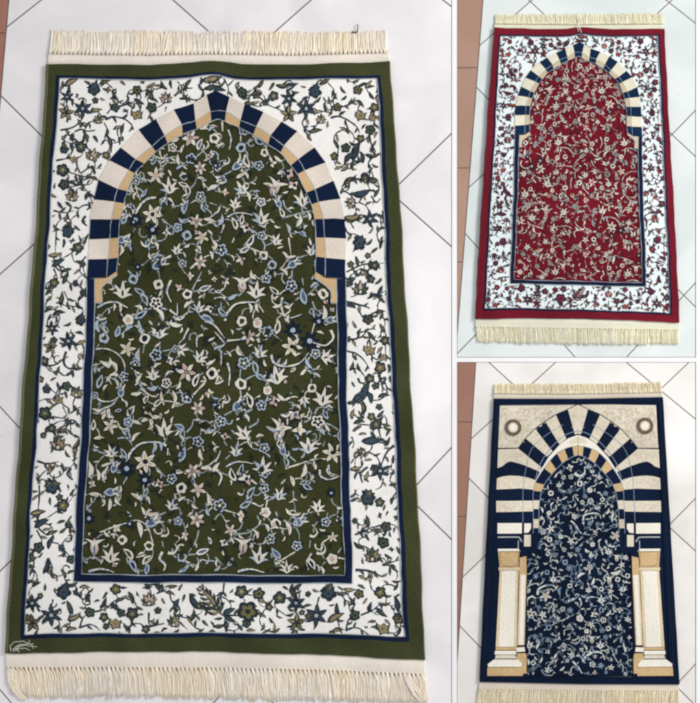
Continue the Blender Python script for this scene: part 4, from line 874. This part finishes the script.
for (x0, x1, y0, y1) in ((500, 519, 480, 486), (500, 519, 503, 509), (506, 520, 453, 460)):
    for i in range(9):
        x = rb_.uniform(x0, x1); y = rb_.uniform(y0, y1); tl([(x, y), (x+1.4, y+rb_.uniform(-1.4, 1.4)), (x+2.6, y+.4)], .5, 'faint2')
for (a, b) in ((OA[2], IA[2]), (OA[4], IA[4]), (OA[0], IA[1])):
    for i in range(4):
        t = rb_.uniform(.15, .8); x = a[0]+(b[0]-a[0])*t-4; y = a[1]+(b[1]-a[1])*t-1; tl([(x, y), (x+1.3, y+rb_.uniform(-1.3, 1.3)), (x+2, y+.8)], .45, 'faint2')
two([(523.7, 523), (530.5, 523), (530.5, 528), (528, 532), (523.7, 532.6)], 'bone'); two([(523.7, 534.4), (530.4, 534.4), (530.4, 546), (523.7, 546)], 'beige')
tl([(497.5, 536.6), (517, 536.6), (519.5, 538), (521.6, 541.2)], 1.2, 'grey'); tl([(518, 540), (518, 548), (520, 551)], .8, 'grey')
tl([(562.5, 424.4), (545.7, 435), (531, 449), (525.3, 468.8), (522.8, 490), (522.4, 522)], .55, 'thread')
tl([(577.4, 430.6), (565, 434.6), (551, 447), (540, 463), (535, 479)], .7, 'thread')
tl([(499, 480), (499, 488)], .5, 'faint2'); tl([(499, 502), (499, 510)], .5, 'faint2')
# pale crescent
two([(577.4, 434.6), (568, 438), (560.4, 443.2), (548.4, 456.4), (540.3, 469.6), (534.8, 481), (538.2, 476), (542.6, 468.6), (550, 459), (558, 451.4), (567, 447), (577.4, 444.8)], 'bone')
two([(577.4, 436), (573, 438), (568, 441), (570, 444.5), (577.4, 443)], 'beige')
# inner ring of small stones
RO = [(577.4, 445.2), (572, 446), (564, 448.6), (556.5, 453), (549.5, 460.2), (543.5, 468), (538.5, 475.5), (535, 482.4), (533, 490.4), (532.7, 500), (532.7, 508.7), (532.7, 518.8), (532.7, 527.7), (532.7, 533)]
RI = [(577.4, 454.8), (573.4, 455.8), (567.6, 458.8), (561.6, 463), (555.6, 469), (551.2, 474), (546.8, 479.6), (543.8, 484.4), (541, 491.4), (539.5, 500), (538.6, 508.7), (538.4, 518.8), (538.4, 527.7), (538.4, 533)]
for i, c in enumerate(['sand', 'deep', 'sand', 'deep', 'sand', 'deep', 'deep', 'sand', 'deep', 'beige', 'deep', 'faint', 'deep']):
    two([RO[i], RO[i+1], RI[i+1], RI[i]], c)
tl(RO[1:], .6, 'thread'); tl([(p[0], p[1]) for p in RI], .7, 'thread')
wall.build('striped_arch', b_root, loc)
# wreaths in the two upper corners
for cx, cy in ((512.7, 427.3), (644.2, 425.6)):
    mb = MB(); n = 22
    for i in range(n):
        a0 = 2*math.pi*i/n
        for r, wd, c in ((7.3, 2.0, 'ringc'), (5.7, 1.1, 'brown')):
            mb.poly([(cx+(r-wd/2)*math.cos(a0), cy+(r-wd/2)*math.sin(a0)), (cx+(r+wd/2)*math.cos(a0+.02), cy+(r+wd/2)*math.sin(a0+.02)), (cx+(r+wd/2)*math.cos(a0+.27), cy+(r+wd/2)*math.sin(a0+.27)), (cx+(r-wd/2)*math.cos(a0+.29), cy+(r-wd/2)*math.sin(a0+.29))], ZW+.0022+(i % 2)*3e-6+r*1e-6, B_.mat(c))
    mb.poly([(cx+4.9*math.cos(i*.35), cy+4.9*math.sin(i*.35)) for i in range(18)], ZW+.0020, B_.mat('beige'))
    mb.poly([(cx+3.4*math.cos(i*.35), cy+3.4*math.sin(i*.35)) for i in range(18)], ZW+.0021, B_.mat('bone'))
    mb.build('wreath', b_root, loc)
# columns
def column(f):
    mb = MB(); z = [ZW+.0020]
    def p(pts, c): z[0] += 8e-6; mb.poly(wob([f(q) for q in pts]), z[0], B_.mat(c))
    def ln(pts, wd, c):
        z[0] += 8e-6
        for q in stroke(pts, wd, wd, 3): mb.poly(wob([f(a) for a in q]), z[0], B_.mat(c))
    p([(497.6, 548), (518.6, 548), (518.6, 550.6), (497.6, 550.6)], 'bone')
    p([(519.4, 557), (526, 555.5), (526, 574), (518.6, 574)], 'sand')
    p([(497.8, 551.2), (519, 551.2), (518, 566), (499.2, 566)], 'sand'); ln([(500, 552), (501.6, 564), (516.5, 564), (517.6, 552)], .5, 'brown')
    p([(498.2, 566.2), (518.8, 566.2), (518.8, 569.8), (498.2, 569.8)], 'shaft'); ln([(498.2, 566.2), (518.8, 566.2)], .6, 'brown'); ln([(498.4, 569.8), (518.6, 569.8)], .6, 'brown')
    p([(499.2, 570), (518, 570), (516.2, 646), (495.2, 646)], 'shaft')
    p([(501.6, 570), (515.2, 570), (513, 646), (498.4, 646)], 'bone')
    for x in (504.5, 507.5, 510.5, 513.4): ln([(x, 571), (x-2.6, 645)], .3, 'beige')
    p([(519, 574), (525.6, 574), (523.4, 644), (516.8, 644)], 'shaft'); p([(520.6, 574), (524.6, 574), (522.6, 644), (518.6, 644)], 'bone')
    ln([(518.3, 570), (516.4, 646)], .7, 'brown'); ln([(525.8, 574), (523.8, 644)], .5, 'sand')
    p([(516.4, 652.4), (524.5, 652), (526.4, 655), (526.4, 672.5), (516, 672.5)], 'sand'); ln([(524.5, 652), (526.2, 655), (526.2, 672)], .5, 'brown')
    p([(516, 646.5), (523.8, 646), (524.6, 650.6), (516, 651)], 'bone'); ln([(516, 644.8), (523.6, 644.4)], .6, 'brown')
    p([(495.2, 646), (516, 646), (516, 649), (495.2, 649)], 'sand'); ln([(495, 646), (516, 646)], .5, 'brown')
    p([(494.6, 649.6), (515.4, 649.6), (515.8, 653.4), (494.2, 653.4)], 'bone'); ln([(494.4, 653.6), (515.6, 653.6)], .5, 'brown')
    p([(495.6, 654), (514.8, 654), (516.5, 657.4), (494.4, 657.4)], 'beige'); ln([(494.4, 657.8), (516.4, 658.4)], .9, 'ringc')
    p([(493.5, 658.4), (517.6, 658.4), (521.8, 663), (521, 665.8), (487.8, 665.8), (487.4, 663)], 'bone')
    p([(487.2, 666.4), (522.4, 666.4), (522.6, 674.8), (486.8, 674.8)], 'sand'); ln([(487.2, 666.2), (522.4, 666.2)], .5, 'brown')
    mb.build('column', b_root, loc)
column(lambda q: q); column(mir)
# rim
mb = MB(); BO = [(494, 398.4), (578, 398.6), (662, 397), (670, 535), (678.6, 683.6), (579, 683), (479.7, 681), (486.5, 540)]
BI = [(499.4, 405), (578, 404.2), (657.4, 403), (662, 535), (669.5, 677.5), (579, 676.2), (486, 675.4), (494, 540)]
for i in range(8):
    j = (i+1) % 8; mb.slab(wob([BO[i], BO[j], BI[j], BI[i]]), .0008, ZW+.0018, B_.mat('rim'))
mid = [((a[0]*.45+b[0]*.55), (a[1]*.45+b[1]*.55)) for a, b in zip(BO, BI)]
for i in (2, 3, 6, 7):
    j = (i+1) % 8
    for q in stroke([mid[i], mid[j]], .7, .7): mb.poly(wob(q), ZW+.0019, B_.mat('edge'))
mb.build('plain_rim', b_root, loc)
for pts in ([(494, 398.4), (486.5, 540), (479.7, 681)], [(662, 397), (670, 535), (678.6, 683.6)]):
    mb = MB(); f = curve(pts); mb.tube([(*wob([f(i/40)])[0], .0042) for i in range(41)], .5, .5, B_.mat('edge'), 8); mb.build('side_binding', b_root, loc)
hemb = yarn('navy_rug_hem_cotton', (228, 217, 202), var=.1, scale=900)
fb = [yarn('navy_fringe_cream', (248, 239, 220), var=.08, tint=(244, 230, 204)), yarn('navy_fringe_pale', (242, 230, 202), var=.1), yarn('navy_fringe_straw', (230, 216, 180), var=.12)]
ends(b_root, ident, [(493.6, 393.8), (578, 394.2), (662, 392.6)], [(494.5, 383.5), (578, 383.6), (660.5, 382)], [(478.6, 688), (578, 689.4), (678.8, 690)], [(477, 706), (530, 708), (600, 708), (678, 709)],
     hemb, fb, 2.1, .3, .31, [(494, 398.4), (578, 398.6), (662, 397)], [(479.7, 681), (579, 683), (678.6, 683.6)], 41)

mb = MB(); mb.tube([(577.6, 13, .006), (577.2, 19, .0062), (577.5, 24, .0060), (576.8, 29, .009), (577.8, 33, .009)], .35, .3, hemr, 5); mb.tube([(577.2, 27.6, .0092), (579.5, 30.4, .0094), (580.4, 34, .009)], .45, .3, hemr, 5)  # thread tubes added along the hem's split line, in place of its crease
mb.build('crease_thread', r_root, tuple(r_root.location))
# ---------------------------------------------------------------- loose yarn on the green rug, scrap of thread on the floor
mb = MB(); ym = yarn('loose_white_yarn', (206, 204, 190), var=.1)
for pts in ([(12, 650), (11, 645), (15, 641), (24, 640), (33, 644), (35, 649)], [(14, 651), (16, 646), (22, 643), (30, 645), (41, 646)], [(16, 650), (20, 646), (26, 644), (31, 641), (29, 638)],
            [(13, 648), (19, 648), (26, 647), (33, 650)], [(20, 651), (17, 647), (21, 644), (28, 643), (37, 643)]):
    P_ = []
    for i in range(len(pts)-1):
        for j in range(4):
            t = j/4; P_.append((pts[i][0]+(pts[i+1][0]-pts[i][0])*t, pts[i][1]+(pts[i+1][1]-pts[i][1])*t, .0085))
    mb.tube(P_, .42, .3, ym, 5)
mb.build('loose_yarn', g_root, tuple(g_root.location))
mb = MB(); dm = yarn('dark_lint', (52, 46, 44), var=.1)
mb.tube([(352, 32.6, .006), (354.5, 33.2, .006), (357, 33, .006), (357.6, 30, .006), (357.9, 26.5, .005), (357.4, 24.4, .003)], .7, .4, dm, 6)
o = mb.build('lint', None, W(355, 31, .006)); o['label'] = 'tiny dark twisted scrap of lint on the top fringe of the green rug'; o['category'] = 'lint'
